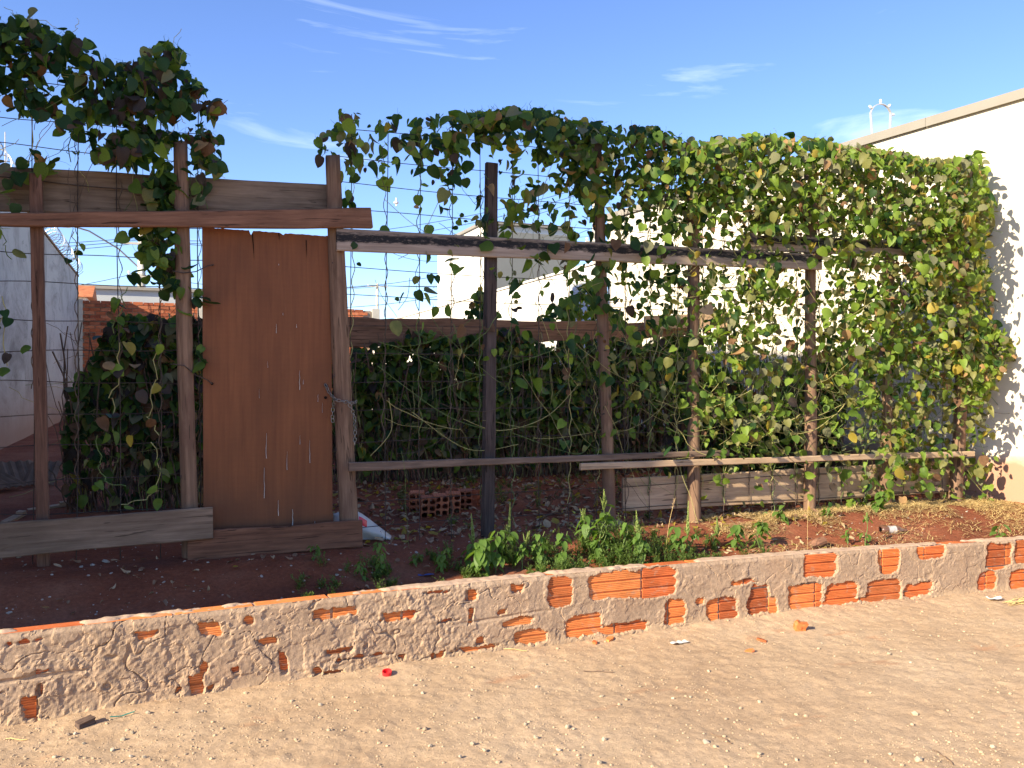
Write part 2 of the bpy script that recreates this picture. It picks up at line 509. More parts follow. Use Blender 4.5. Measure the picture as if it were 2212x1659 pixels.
M['grey_wall'] = render_wall_mat('mildewed_grey_render', (0.34, 0.345, 0.345), (0.20, 0.13, 0.105), 0.9, 1.9, 0.95, (0.17, 0.165, 0.16))
M['house_grey'] = simple('grey_house_face', (0.20, 0.20, 0.19), 0.8, 0.2, 0.06, 2)
M['neighbour'] = render_wall_mat('neighbour_render', (0.33, 0.30, 0.27), None, 0, 1, 0.2)
M['flash'] = simple('metal_flashing', (0.27, 0.24, 0.20), 0.55, 0.4, 0.08, 2.0)
M['roof_tile'] = simple('clay_roof_edge', (0.45, 0.16, 0.07), 0.85, 0.2, 0.25, 5)

def leaf_mat(name, a, c, trans=0.46, rough=0.5, sp=0.3):
    m, nt, b = newmat(name, rough, sp)
    v = coords(nt)
    n = noise(nt, v, 22, 4, 0.6)
    col = ramp(nt, n, [(0.3, a), (0.7, c)])
    nt.links.new(col, b.inputs['Base Color'])
    t = nd(nt, 'ShaderNodeBsdfTranslucent')
    tcol = mixc(nt, 1.0, col, (1.5, 1.45, 0.7), 'MULTIPLY')
    nt.links.new(tcol, t.inputs['Color'])
    mx = nd(nt, 'ShaderNodeMixShader'); mx.inputs[0].default_value = trans
    nt.links.new(b.outputs[0], mx.inputs[1]); nt.links.new(t.outputs[0], mx.inputs[2])
    out = nt.nodes['Material Output']
    nt.links.new(mx.outputs[0], out.inputs['Surface'])
    return m
LEAF = [
    leaf_mat('leaf_deep_green', (0.020, 0.055, 0.016), (0.038, 0.088, 0.022)),
    leaf_mat('leaf_green', (0.080, 0.145, 0.020), (0.13, 0.21, 0.034)),
    leaf_mat('leaf_fresh_green', (0.15, 0.235, 0.028), (0.235, 0.325, 0.052)),
    leaf_mat('leaf_olive', (0.16, 0.165, 0.048), (0.245, 0.235, 0.078)),
    leaf_mat('leaf_grey_green', (0.125, 0.13, 0.068), (0.20, 0.19, 0.105), 0.25, 0.7, 0.15),
    leaf_mat('leaf_yellow', (0.30, 0.24, 0.035), (0.42, 0.31, 0.06)),
    leaf_mat('leaf_dry_brown', (0.105, 0.055, 0.030), (0.19, 0.105, 0.058), 0.2, 0.8, 0.1),
    leaf_mat('leaf_dry_tan', (0.26, 0.15, 0.07), (0.38, 0.235, 0.115), 0.25, 0.8, 0.1),
    leaf_mat('leaf_purplish', (0.040, 0.030, 0.026), (0.075, 0.055, 0.044), 0.2, 0.7, 0.15),
]
M['stem_green'] = simple('green_vine_stem', (0.13, 0.18, 0.055), 0.7, 0.25, 0.3, 10)
M['stem_pale'] = simple('pale_vine_stem', (0.38, 0.34, 0.13), 0.7, 0.25, 0.3, 10)
M['stem_brown'] = simple('woody_vine_stem', (0.12, 0.085, 0.06), 0.85, 0.2, 0.3, 10)
M['spike'] = simple('amaranth_seed_spike', (0.24, 0.30, 0.085), 0.8, 0.2, 0.3, 60)
M['weed'] = leaf_mat('weed_leaf_green', (0.095, 0.175, 0.032), (0.16, 0.26, 0.052))
M['weed2'] = leaf_mat('feathery_weed_green', (0.090, 0.145, 0.030), (0.155, 0.22, 0.058))

# ------------------------------------------------------------------ the ground
WX = np.array([-3.0, -0.7, 0.4, 1.9, 3.9, 6.2, 7.6])
WY = np.array([4.45, 4.62, 4.715, 4.80, 4.875, 4.77, 4.72])
_wc = np.polyfit(WX, WY, 4)
def yw(x): return np.polyval(_wc, x)                 # front face of the low wall
def ztop(x): return np.interp(x, [-3, -0.7, 1.9, 3.9, 6.2, 7.6], [0.446, 0.443, 0.436, 0.418, 0.392, 0.388])
TH = 0.125                                            # wall thickness

def gz(x, y):
    x = np.asarray(x, dtype=float); y = np.asarray(y, dtype=float)
    near = sstep(14, 6, np.hypot(x - 2, y - 3.5))
    d = yw(np.clip(x, -3, 7.6)) - y
    heap = 0.028 * sstep(0.40, 0.0, d) * (0.5 + 0.5 * fbm(x, y, 0.4, 3, 5))
    lump = 0.007 * fbm(x, y, 0.11, 4, 2) + 0.020 * fbm(x, y, 1.1, 3, 3)
    fine = 0.0048 * fbm(x, y, 0.036, 3, 8)
    peb = 0.008 * np.maximum(0, vnoise(x / 0.035, y / 0.035, 4) - 0.80) / 0.20 * sstep(0.40, 0.62, vnoise(x / 0.6, y / 0.6, 6))
    return near * (heap + lump + fine + peb) * np.where(d > -0.03, 1, 0)
def axis(lo, hi, step, far):
    dense = np.arange(lo, hi + step / 2, step)
    out, s, v = [], step * 4, hi
    while v < far:
        v += s; s *= 1.5; out.append(v)
    inn, s, v = [], step * 4, lo
    while v > -far:
        v -= s; s *= 1.5; inn.append(v)
    return np.array(inn[::-1] + list(dense) + out)
g = link('ground', grid_mesh('ground', axis(-2.6, 8.4, 0.016, 600), axis(2.3, 5.0, 0.014, 600), gz, M['ground']))
tag(g, kind='structure')

def soil_z(x, y):
    x = np.asarray(x, dtype=float); y = np.asarray(y, dtype=float)
    b = yw(np.clip(x, -3, 7.6)) + TH
    t = sstep(0.0, 0.75, y - b)
    z0 = ztop(x) - 0.085 + 0.035 * sstep(3.4, 4.6, x)
    z = z0 + (0.512 - z0) * t + 0.012 * np.maximum(0, y - 9)
    z = z + 0.012 * fbm(x, y, 0.22, 4, 11) + 0.02 * fbm(x, y, 1.3, 2, 12) + 0.005 * fbm(x, y, 0.05, 2, 13)
    mound = 0.05 * np.exp(-((x - 5.7) / 0.9) ** 2 - ((y - 5.45) / 0.3) ** 2)
    return z + mound
sx = np.concatenate([np.arange(-2.4, 7.4, 0.03), [7.42]])
t_in = np.concatenate([np.arange(0, 2.4, 0.028), np.arange(2.4, 6, 0.12), np.arange(6, 24.3, 0.7), [24.3]])
SXX, TT = np.meshgrid(sx, t_in)
SYY = yw(np.clip(SXX, -3, 7.6)) + TH - 0.03 + TT
SZZ = soil_z(SXX, SYY)
nx, ny = len(sx), len(t_in)
ii = np.arange(nx - 1)[None, :] + nx * np.arange(ny - 1)[:, None]
me = np_mesh('soil', np.stack([SXX.ravel(), SYY.ravel(), SZZ.ravel()], 1),
             np.stack([ii, ii + 1, ii + 1 + nx, ii + nx], -1).reshape(-1, 4), M['soil'], smooth=True)
tag(link('soil', me), kind='structure')
def sz(x, y): return float(soil_z(x, y))

# ------------------------------------------------------------------ low block wall, half rendered
X0, X1 = -1.9, 7.42
def wall_xz(px, py):
    Y = 4.75
    for _ in range(6):
        p = at(px, py, Y); Y = float(yw(p.x))
    return p.x, p.z
wall = empty('low_block_wall', (0, 0, 0))
tag(wall, 'long low wall of orange clay blocks roughly smeared with cement along the street', 'wall')
# mortar core
xs = np.linspace(X0, X1, 80)
mb = MB()
for k in range(len(xs) - 1):
    a, c = xs[k], xs[k + 1]
    ya, yc = float(yw(a)), float(yw(c)); ta, tc_ = float(ztop(a)) - 0.02, float(ztop(c)) - 0.02
    V = [(a, ya + .014, -.1), (c, yc + .014, -.1), (c, yc + TH - .012, -.1), (a, ya + TH - .012, -.1),
         (a, ya + .014, ta), (c, yc + .014, tc_), (c, yc + TH - .012, tc_), (a, ya + TH - .012, ta)]
    F = [(0, 1, 5, 4), (4, 5, 6, 7), (2, 3, 7, 6)]
    if k == 0: F.append((3, 0, 4, 7))
    if k == len(xs) - 2: F.append((1, 2, 6, 5))
    mb.add(V, F)
mb.build('mortar_core', M['core'], wall)
# one ribbed clay block: profile in (z, depth), three bands with fine ridges
BL, BH = 0.384, 0.186
prof = []
nb, nr = 3, 5
for b_ in range(nb):
    z0 = b_ * BH / nb + (0.006 if b_ else 0.0); z1 = (b_ + 1) * BH / nb - (0.006 if b_ < nb - 1 else 0.0)
    if b_: prof.append((z0 - 0.001, 0.010))
    for r_ in range(nr):
        a = z0 + (z1 - z0) * r_ / nr; c = z0 + (z1 - z0) * (r_ + 1) / nr; w = c - a
        prof += [(a + .05 * w, 0.0035), (a + .18 * w, 0.0), (a + .80 * w, 0.0), (a + .93 * w, 0.0035)]
    if b_ < nb - 1: prof.append((z1 + 0.001, 0.010))
prof = [(0.0, 0.004)] + prof + [(BH, 0.004), (BH, TH), (0.0, TH)]
V = [(-BL / 2, d, z) for z, d in prof] + [(BL / 2, d, z) for z, d in prof]
n = len(prof)
F = [(i, i + n, (i + 1) % n + n, (i + 1) % n) for i in range(n)] + [tuple(range(n)), tuple(range(2 * n - 1, n - 1, -1))]
block_me = mesh_from('clay_block', V, F, M['brick'])
xj = wall_xz(83, 1489)[0]
pitch = BL + 0.016
for course in (0, 1):
    off = xj - pitch / 2 + (0.5 * pitch if course else 0.0)
    k0 = int(math.floor((X0 + .2 - off) / pitch)) + 1
    x = off + k0 * pitch
    while x + BL / 2 < X1 - 0.01:
        h = float(ztop(x)) - 0.014
        z = (0.006 if course == 0 else h / 2 + 0.010)
        o = link('clay_block', block_me, wall)
        slope = float(yw(x + .05) - yw(x - .05)) / .1
        o.location = (x, float(yw(x)) + random.uniform(-.0015, .002), z)
        o.scale = (1, 1, (h / 2 - 0.010 if course == 0 else h / 2 - 0.010) / BH)
        o.rotation_euler = (0, -math.atan(float(ztop(x + .2) - ztop(x - .2)) / .4), math.atan(slope))
        x += pitch
# cement render: a relief that lies over the blocks and is missing where they show
Z1 = [(895,765,1000,820),(1305,715,1420,800),(110,830,190,850),(265,1005,340,1030),(155,1190,245,1335),(255,1105,290,1180),(0,1150,40,1170),(1145,1125,1185,1160),(1240,1045,1330,1190),(1310,975,1350,1040),(1490,1000,1525,1040),(1350,1125,1390,1165),(1580,670,1659,725)]
Z2 = [(380,620,620,695),(840,635,1005,705),(20,820,120,870),(150,920,190,1045),(480,880,600,920),(540,920,740,960),(370,1005,410,1045),(450,1020,550,1065),(915,920,950,950),(1100,505,1190,525),(1350,510,1420,570),(1375,640,1400,705),(1200,700,1260,720),(1340,850,1550,905),(1145,905,1200,955),(1570,635,1610,660),(1600,695,1659,745),(1440,800,1490,850)]
Z3 = [(0,470,65,520),(0,680,110,740),(20,760,205,860),(245,430,385,605),(520,390,775,560),(780,365,1040,555),(370,665,560,805),(590,700,840,785),(990,570,1110,725),(1190,550,1250,600),(1280,560,1450,700),(1450,440,1550,470),(1540,480,1659,650)]
Z4 = [(245,265,420,420),(720,235,835,395),(140,465,330,630),(340,560,580,600),(385,455,560,595),(650,440,840,580),(890,455,1050,550),(980,215,1130,300),(1420,205,1560,360),(1370,390,1465,510),(1600,190,1700,330),(1570,380,1700,510),(0,560,50,650)]
bare = []
for zl, ox in ((Z1, 0), (Z2, 553), (Z3, 1106), (Z4, 1659)):
    for (a, b_, c, d) in zl:
        xa, za = wall_xz(ox + a / 3, 1106 + d / 3); xb, zb = wall_xz(ox + c / 3, 1106 + b_ / 3)
        xa2, _ = wall_xz(ox + a / 3, 1106 + b_ / 3)
        bare.append(((xa + xb) / 2, (za + zb) / 2, abs(xb - xa) / 2, abs(zb - za) / 2))
gx = np.arange(X0 + .06, X1, 0.0062); gzv = np.linspace(-0.03, 1.0, 76)
GX, GT = np.meshgrid(gx, gzv)
ZT = ztop(GX) - 0.004
GZ = np.where(GT < 0, GT, GT * ZT)
wx = GX + 0.034 * fbm(GX, GZ, 0.11, 5, 21, .62); wz = GZ + 0.022 * fbm(GX, GZ, 0.09, 5, 22, .62)
sd = np.full(GX.shape, 9.0)
for (cx, cz, hx, hz) in bare:
    q = (((np.abs(wx - cx) / (hx * 1.16)) ** 5 + (np.abs(wz - cz) / (hz * 1.16)) ** 5) ** (1 / 5) - 1) * min(hx, hz)
    sd = np.minimum(sd, q)
sd = sd + 0.009 * fbm(GX, GZ, 0.03, 3, 23)
left = sstep(2.6, 1.2, GX)                           # the left half is rough, the right half trowelled
rough = fbm(GX, GZ, 0.07, 5, 31, 0.62)
ridg = 1 - np.abs(fbm(GX + 0.03 * fbm(GX, GZ, 0.1, 2, 35), GZ, 0.16, 4, 33))
smooth_ = fbm(GX, GZ * 1.6, 0.22, 3, 32)
blob = np.maximum(0, fbm(GX, GZ, 0.045, 3, 36) - 0.12)
scratch = np.abs(fbm(GX * 0.8 + GZ * 0.9, GZ * 0.2 - GX * 0.1, 0.05, 3, 37))
lay = lambda s, sc_, a, t0=0.0: a * sstep(t0 - 0.02, t0 + 0.03, fbm(GX + 0.02 * fbm(GX, GZ, 0.04, 2, s + 3), GZ, sc_, 5, s, .58))
gran = fbm(GX, GZ, 0.018, 2, 39)
patchy = sstep(-.15, .25, fbm(GX, GZ, 0.35, 2, 44))
thick = 0.008 + left * (lay(61, .20, .005) + lay(65, .13, .0038, .12) + lay(69, .30, .005, -.1) + patchy * (0.0036 * rough + 0.008 * blob + .0022 * gran) + .0014 * gran) \
    + (1 - left) * (lay(73, .34, .0035) + lay(77, .22, .0025, .15) + 0.004 * smooth_ + 0.0022 * rough - 0.002 * scratch + .0008 * gran + 0.010 * np.maximum(0, blob - 0.22))
crack = np.abs(fbm(GX, GZ, 0.26, 3, 38)); thick -= 0.012 * (0.4 + 0.6 * left) * sstep(0.018, 0.0, crack)
# the joint lines between the courses show as long dents on the left
dent = sstep(0.016, 0.0, np.abs(GZ - ZT * 0.5 - 0.02 * fbm(GX, GZ, 0.5, 2, 41))) * sstep(0.05, 0.3, fbm(GX, GZ * 0, 0.5, 2, 42))
thick -= 0.016 * dent * left
thick = np.maximum(thick, 0.0035)
edge = sstep(-0.003, 0.004, sd)
lip = 0.002 * np.exp(-((sd - 0.010) / 0.008) ** 2)
h = -0.012 + (thick + lip + 0.012) * edge
foot = 0.02 * sstep(0.06, -0.02, GZ)
h = h + foot * (0.4 + 0.6 * np.abs(rough))
YY = yw(GX) - h
rowtop = sstep(0.94, 1.0, GT)
YY = YY + 0.012 * rowtop
nx, ny = len(gx), len(gzv)
ii = np.arange(nx - 1)[None, :] + nx * np.arange(ny - 1)[:, None]
me = np_mesh('cement_render', np.stack([GX.ravel(), YY.ravel(), GZ.ravel()], 1),
             np.stack([ii, ii + 1, ii + 1 + nx, ii + nx], -1).reshape(-1, 4), M['plaster'], smooth=False)
tag(link('cement_render', me, wall), 'grey brown cement render, lumpy on the left and trowelled smooth on the right')
# mortar cap along the top, thin enough on the left for the block tops to show
gx = np.arange(X0 + .06, X1, 0.011); ty = np.linspace(0.003, TH + 0.004, 16)
GX, GT = np.meshgrid(gx, ty)
cover = fbm(GX, GT, 0.5, 3, 51) + 0.25 - 0.55 * sstep(2.2, 0.6, GX) * sstep(0.06, 0.09, TH - GT) - 0.15 * sstep(1.4, 0.8, GX)
zc = ztop(GX) - 0.014 + 0.018 * sstep(-0.12, 0.12, cover + 0.3 * fbm(GX, GT, 0.06, 3, 52)) - 0.006 + 0.006 * fbm(GX, GT, 0.05, 4, 53)
e_ = np.minimum(GT - 0.003, TH + 0.004 - GT)
zc = zc - 0.022 * sstep(0.012, 0.0, e_) - 0.004 * sstep(0.03, 0.0, e_)
me = np_mesh('mortar_cap', np.stack([GX.ravel(), (yw(GX) + GT).ravel(), zc.ravel()], 1),
             np.stack([i for i in (lambda nx, ny: [
                 (np.arange(nx - 1)[None, :] + nx * np.arange(ny - 1)[:, None]) + k for k in (0, 1, 1 + nx, nx)])(len(gx), len(ty))], -1).reshape(-1, 4),
             M['cap'], smooth=True)
link('mortar_cap', me, wall)

# ------------------------------------------------------------------ buildings and boundary walls
def prism_x(mb, prof, x0, x1, m=0):
    n = len(prof)
    V = [(x0, y, z) for y, z in prof] + [(x1, y, z) for y, z in prof]
    F = [(i, (i + 1) % n, (i + 1) % n + n, i + n) for i in range(n)] + [tuple(range(n))[::-1], tuple(range(n, 2 * n))]
    mb.add(V, F, m)
# white building on the right
wa, wb = Vector((7.40, 4.75, 0)), Vector((6.57, 12.2, 0))
wd = (wb - wa).normalized(); wn_ = Vector((wd.y, -wd.x, 0))
WZ = 4.28
bld = empty('white_building', wa)
tag(bld, 'tall white rendered building side with grey metal edge, at the right', 'building')
def off(p): return Vector(p) - wa
mb = MB()
a, b_ = Vector((0, 0, 0)), wb - wa
c, d = b_ + wn_ * 6, a + wn_ * 6
V = [(*p.xy, 0.0) for p in (a, b_, c, d)] + [(*p.xy, WZ) for p in (a, b_, c, d)]
mb.add(V, [(0, 1, 5, 4), (1, 2, 6, 5), (2, 3, 7, 6), (3, 0, 4, 7), (4, 5, 6, 7)])
mb.build('wall', M['white_wall'], bld)
mb = MB()
L = (wb - wa).length
def strip(mb, u0, u1, v0, v1, z0, z1, m=0):      # box along the wall line
    pts = [wd * u + wn_ * v for u, v in ((u0, v0), (u1, v0), (u1, v1), (u0, v1))]
    mb.add([(*p.xy, z0) for p in pts] + [(*p.xy, z1) for p in pts],
           [(0, 3, 2, 1), (4, 5, 6, 7), (0, 1, 5, 4), (1, 2, 6, 5), (2, 3, 7, 6), (3, 0, 4, 7)], m)
for k in range(4):
    u0 = -0.05 + k * L / 4; u1 = u0 + L / 4 - 0.004 + (0.1 if k == 3 else 0)
    strip(mb, u0, u1, -0.035, 0.30, WZ + 0.003, WZ + 0.018)
    strip(mb, u0, u1, -0.038, -0.030, WZ - 0.075, WZ + 0.0025)
mb.build('roof_flashing', M['flash'], bld)
# electric-fence hoop on the roof edge
hp = (lambda q: q)(at(1902, 283, 1.0))
dr = ray(1902, 283)
best = None
for u in np.linspace(0, L, 400):
    p = wa + wd * u + wn_ * 0.12
    pr = (p.x * cY - p.y * sY) / depth(p) * FPX + 1106
    if best is None or abs(pr - 1902) < best[0]: best = (abs(pr - 1902), p.copy())
hp = best[1]; hp.z = WZ + 0.018
hoop = empty('fence_bracket', hp)
tag(hoop, 'arched metal electric-fence bracket with white insulators on the white building roof', 'bracket')
mb = MB(); arc = []
hw, hh = 0.115, 0.33
for k in range(17):
    q = math.pi * k / 16
    arc.append(Vector((-hw * math.cos(q) * (1.0 if k else .9), 0.03 * math.cos(q), (hh - hw) + hw * 1.15 * math.sin(q) if 0 < k < 16 else (0.0 if k == 0 else 0.10))))
arc[0] = Vector((-hw * .85, .02, 0)); arc[16] = Vector((hw * .95, -.02, 0))
for k in range(16):
    p, q = arc[k], arc[k + 1]
    t = (q - p).normalized(); u = Vector((-t.z, 0, t.x)) * 0.004; v = Vector((0, 0.014, 0))
    mb.add([p - u - v, p + u - v, p + u + v, p - u + v, q - u - v, q + u - v, q + u + v, q - u + v],
           [(0, 1, 5, 4), (1, 2, 6, 5), (2, 3, 7, 6), (3, 0, 4, 7), (0, 3, 2, 1), (4, 5, 6, 7)])
mb.build('arch', M['steel'], hoop)
for k in (3, 8, 12, 15):
    p = arc[k]; o_ = (p - Vector((0, 0, hh - hw))); o_.y = 0; o_ = o_.normalized() if k != 15 else Vector((1, 0, 0))
    mb = MB(); mb.tube([p, p + o_ * .018, p + o_ * .02, p + o_ * .034, p + o_ * .036, p + o_ * .05], [.010, .010, .016, .016, .010, .012], 8)
    mb.build('insulator', M['white_plastic'], hoop)

# white boundary wall continuing behind it
bw = empty('white_boundary_wall', (6.46, 12.25, 0))
tag(bw, 'white rendered boundary wall running back beside the garden towards the brick wall', 'wall')
mb = MB(); mb.box((-.02, 0, 0), (.13, 16.2, 3.52)); mb.build('wall', M['white_far'], bw)
mb = MB(); mb.box((-.05, 0, 3.523), (.16, 16.2, 3.56)); mb.build('coping', M['white_far'], bw)
# house further back
hs = empty('white_house', (6.64, 18.1, 0))
tag(hs, 'white two-storey house with dark grey front behind the boundary wall', 'house')
mb = MB(); mb.box((0, 0, 0), (2.1, 3.5, 5.16)); mb.build('wall', M['white_far'], hs)
mb = MB(); mb.box((.03, -.04, 3.0), (2.07, -.003, 5.02)); mb.build('grey_front', M['house_grey'], hs)  # dark grey plate set over the white front
mb = MB(); mb.box((-.05, -.10, 5.163), (2.15, 3.55, 5.23)); mb.build('roof_edge', M['flash'], hs)
# grey neighbour wall on the left with razor wire
lw = empty('grey_boundary_wall', (-2.3, 10.02, 0))
tag(lw, 'tall mildewed grey rendered wall along the left side of the garden', 'wall')
LWH = 4.75
mb = MB(); mb.box((-.16, 0, 0), (0, 18.4, LWH)); mb.build('wall', M['grey_wall'], lw)
mb = MB(); mb.box((-.19, 0, LWH + .003), (.03, 18.4, LWH + .05)); mb.build('coping', M['fibre'], lw)
rz = empty('razor_wire', (-2.38, 13.0, LWH + .05))
tag(rz, 'coil of razor wire on top of the grey left wall', 'razor wire')
mb = MB(); pts = []
for k in range(760):
    q = k * 2 * math.pi / 19; pts.append((0.22 * math.cos(q), k * 0.0205, 0.22 + 0.22 * math.sin(q) + 0.01 * math.sin(k * .7)))
mb.tube(pts, 0.009, 3); mb.build('coil', M['galv'], rz)
mb = MB()
for k in range(6, 750, 5):
    p = Vector(pts[k]); r1 = Vector((random.uniform(-1, 1), random.uniform(-1, 1), random.uniform(-1, 1))).normalized() * .035
    s_ = r1.orthogonal().normalized() * .007
    mb.add([p - r1, p + s_, p + r1, p - s_], [(0, 1, 2, 3)])
tag(mb.build('barb', M['galv'], rz), kind='stuff')
# back brick wall: each block of the top courses a piece of its own
BY, BZ = 28.45, 4.08
bk = empty('brick_back_wall', (-2.3, BY, 0))
tag(bk, 'orange brick wall with concrete columns closing the far end of the garden', 'wall')
mb = MB(); mb.box((0.0, .03, 0), (8.74, .17, BZ - .05)); mb.build('mortar_core', M['core'], bk)
ph, pl = 0.105, 0.292
mb = MB(); mb.box((-pl / 2 + .008, 0, .006), (pl / 2 - .008, .03, ph - .008)); fb = mb.mesh('brick', M['brick_far'])
for r_ in range(10):
    z = BZ - (r_ + 1) * ph
    x = 0.16 + (pl / 2 if r_ % 2 else 0.0)
    while x < 8.6:
        o = link('brick', fb, bk, (x, random.uniform(-.012, .004), z + random.uniform(-.008, .008)))
        x += pl
mb = MB()
for r_ in range(10, 36):
    z = BZ - (r_ + 1) * ph
    x = 0.16 + (pl / 2 if r_ % 2 else 0.0)
    while x < 8.6:
        mb.box((x - pl / 2 + .008, random.uniform(-.01, .003), z + .006), (x + pl / 2 - .008, .0295, z + ph - .008)); x += pl
tag(mb.build('lower_brickwork', M['brick_far'], bk), kind='stuff')
for px in (168, 436, 812):
    x = at(px, 700, BY).x + 2.3
    mb = MB(); mb.box((x - .13, -.03, 0), (x + .13, .2, BZ + .02)); mb.build('concrete_column', M['concrete_pole'], bk)
# unseen neighbour building left of the picture, profile shaped to shade the garden
nbld = empty('shade_casting_neighbour', (-8, 0, 0))
tag(nbld, 'tall unseen neighbouring building just left of the view, front profile shaped for its shade', 'building')
mb = MB()
prism_x(mb, [(4.44, 0), (4.14, 1.38), (3.86, 2.0), (3.70, 2.5), (3.64, 3.5), (3.55, 4.2), (3.50, 5.2), (3.50, 7.0), (8.85, 7.0), (8.85, 8.0), (10.0, 8.0), (10.0, 0)], 0, 5.62)
mb.build('wall', M['neighbour'], nbld)
mb = MB(); mb.box((-.05, 3.52, 7.003), (5.60, 8.84, 7.06)); mb.box((-.05, 8.85, 8.003), (5.60, 9.98, 8.07)); mb.build('roof_edge', M['flash'], nbld)
# low grey warehouse beyond the back wall
p0, p1 = at(150, 622, 36), at(440, 626, 36)
wh = empty('grey_warehouse', (p0.x, 36, 0))
tag(wh, 'pale grey sheet-clad warehouse seen above the brick back wall', 'building')
mb = MB(); mb.box((0, 0, 0), (p1.x - p0.x, 8, p0.z)); mb.build('wall', M['grey_metal'], wh)
mb = MB(); mb.box((-.1, -.15, p0.z + .003), (p1.x - p0.x + .1, 8.1, p0.z + .12)); mb.build('roof', M['flash'], wh)
q = at(166, 632, 33)
rb = empty('tiled_shed', (q.x - .9, 33, 0))
tag(rb, 'small shed with orange tiled roof behind the grey left wall', 'shed')
mb = MB(); mb.box((0, 0, 0), (1.2, 2, q.z - .15)); mb.build('wall', M['white_far'], rb)
mb = MB(); mb.add([(-.2, -.2, q.z - .15), (1.4, -.2, q.z - .15), (1.4, 2.2, q.z - .15), (-.2, 2.2, q.z - .15), (-.2, 1, q.z + .35), (1.4, 1, q.z + .35)],
                  [(0, 1, 5, 4), (2, 3, 4, 5), (1, 2, 5), (3, 0, 4), (0, 3, 2, 1)]); mb.build('roof', M['roof_tile'], rb)

# utility poles and overhead wires
def pole(name, label, px, ytop, Y, r, lamp=False, arms=((0.6, 1.6),)):
    p = at(px, ytop, Y); H = p.z
    e = empty(name, (p.x, Y, 0)); tag(e, label, 'utility pole')
    mb = MB(); mb.tube([(0, 0, 0), (0, 0, H)], [r * 1.5, r], 10); mb.build('pole', M['concrete_pole'], e, True)
    for dz, w in arms:
        mb = MB(); mb.box((-w / 2, -r - .10, H - dz - .05), (w / 2, -r - .002, H - dz + .05)); a = mb.build('crossarm', M['concrete_pole'], e)
        for s in (-.45, 0, .45):
            mb = MB(); mb.tube([(s * w, -r - .05, H - dz + .052), (s * w, -r - .05, H - dz + .12), (s * w, -r - .05, H - dz + .13), (s * w, -r - .05, H - dz + .22)], [.03, .03, .07, .04], 7)
            mb.build('insulator', M['white_plastic'], a)
    if lamp:
        mb = MB(); mb.tube([(-r, 0, H - 1.55), (-1.0, 0, H - .75), (-2.2, -.2, H - .05), (-2.9, -.3, H + .12)], .04, 6); mb.build('lamp_arm', M['galv'], e)
        mb = MB(); mb.tube([(-2.8, -.3, H + .12), (-3.0, -.3, H + .15), (-3.5, -.33, H + .17), (-3.75, -.35, H + .15)], [.05, .13, .15, .06], 8); mb.build('lamp_head', M['steel'], e, True)
    return e, Vector((p.x, Y, H))
_, A = pole('utility_pole', 'concrete utility pole with street lamp arm beyond the brick back wall', 306, 505, 44, 0.16, True, ((0.5, 1.8), (2.0, 1.2)))
_, B = pole('utility_pole', 'far small utility pole with one crossarm left of the white house', 815, 612, 95, 0.14, False, ((0.4, 2.4),))
_, Cc = pole('utility_pole', 'beige concrete pole rising behind the white house', 1287, 400, 40, 0.17, False, ((3.0, 1.4),))
_, D = pole('utility_pole', 'faint thin mast at the far left edge above the fence', 11, 285, 90, 0.04, False, ())
def cable(p, q, sag, r, label, grp=None):
    p, q = Vector(p), Vector(q); mb = MB()
    mb.tube([p.lerp(q, t) - Vector((0, 0, sag * 4 * t * (1 - t))) for t in np.linspace(0, 1, 25)], r, 4)
    o = mb.build('overhead_cable', M['cable'], None); tag(o, label, 'cable', grp); return o
Lf = at(-500, 470, 46)
k = 0
for (dz, s) in ((-.3, -.7), (-.3, 0), (-.3, .7), (-1.9, -.3), (-2.5, 0), (-3.0, .2)):
    a_ = A + Vector((s, -.2, dz)); c_ = Cc + Vector((s, -.2, dz * 1.3 + 0.2))
    cable(a_, c_, 1.0 + .25 * k, .013, 'thin black overhead cable sagging between the lamp pole and the beige pole', 'cables between the two concrete poles')
    cable(Lf + Vector((0, s, dz * 1.6)), a_, .5 + .1 * k, .013, 'thin black overhead cable running left from the lamp pole', 'cables left of the lamp pole')
    k += 1
for s in (-1, 0, 1):
    cable(B + Vector((s, 0, -.25)), at(-300, 600, 90) + Vector((0, s, 0)), 1.2, .02, 'distant cable running left from the far small pole', 'cables of the far pole')
    cable(B + Vector((s, 0, -.25)), at(1500, 560, 90) + Vector((0, s, 0)), 1.2, .02, 'distant cable running right from the far small pole towards the white house', 'cables of the far pole, right side')
q = at(856, 436, 43)
spool = MB(); spool.tube([q + Vector((0, 0, -.22)), q + Vector((0, 0, -.1)), q + Vector((0, 0, -.08)), q, q + Vector((0, 0, .02)), q + Vector((0, 0, .2))], [.03, .05, .13, .13, .06, .04], 8)
tag(spool.build('cable_insulator', M['white_plastic'], None), 'small white insulator hanging on the overhead cables against the sky', 'insulator')

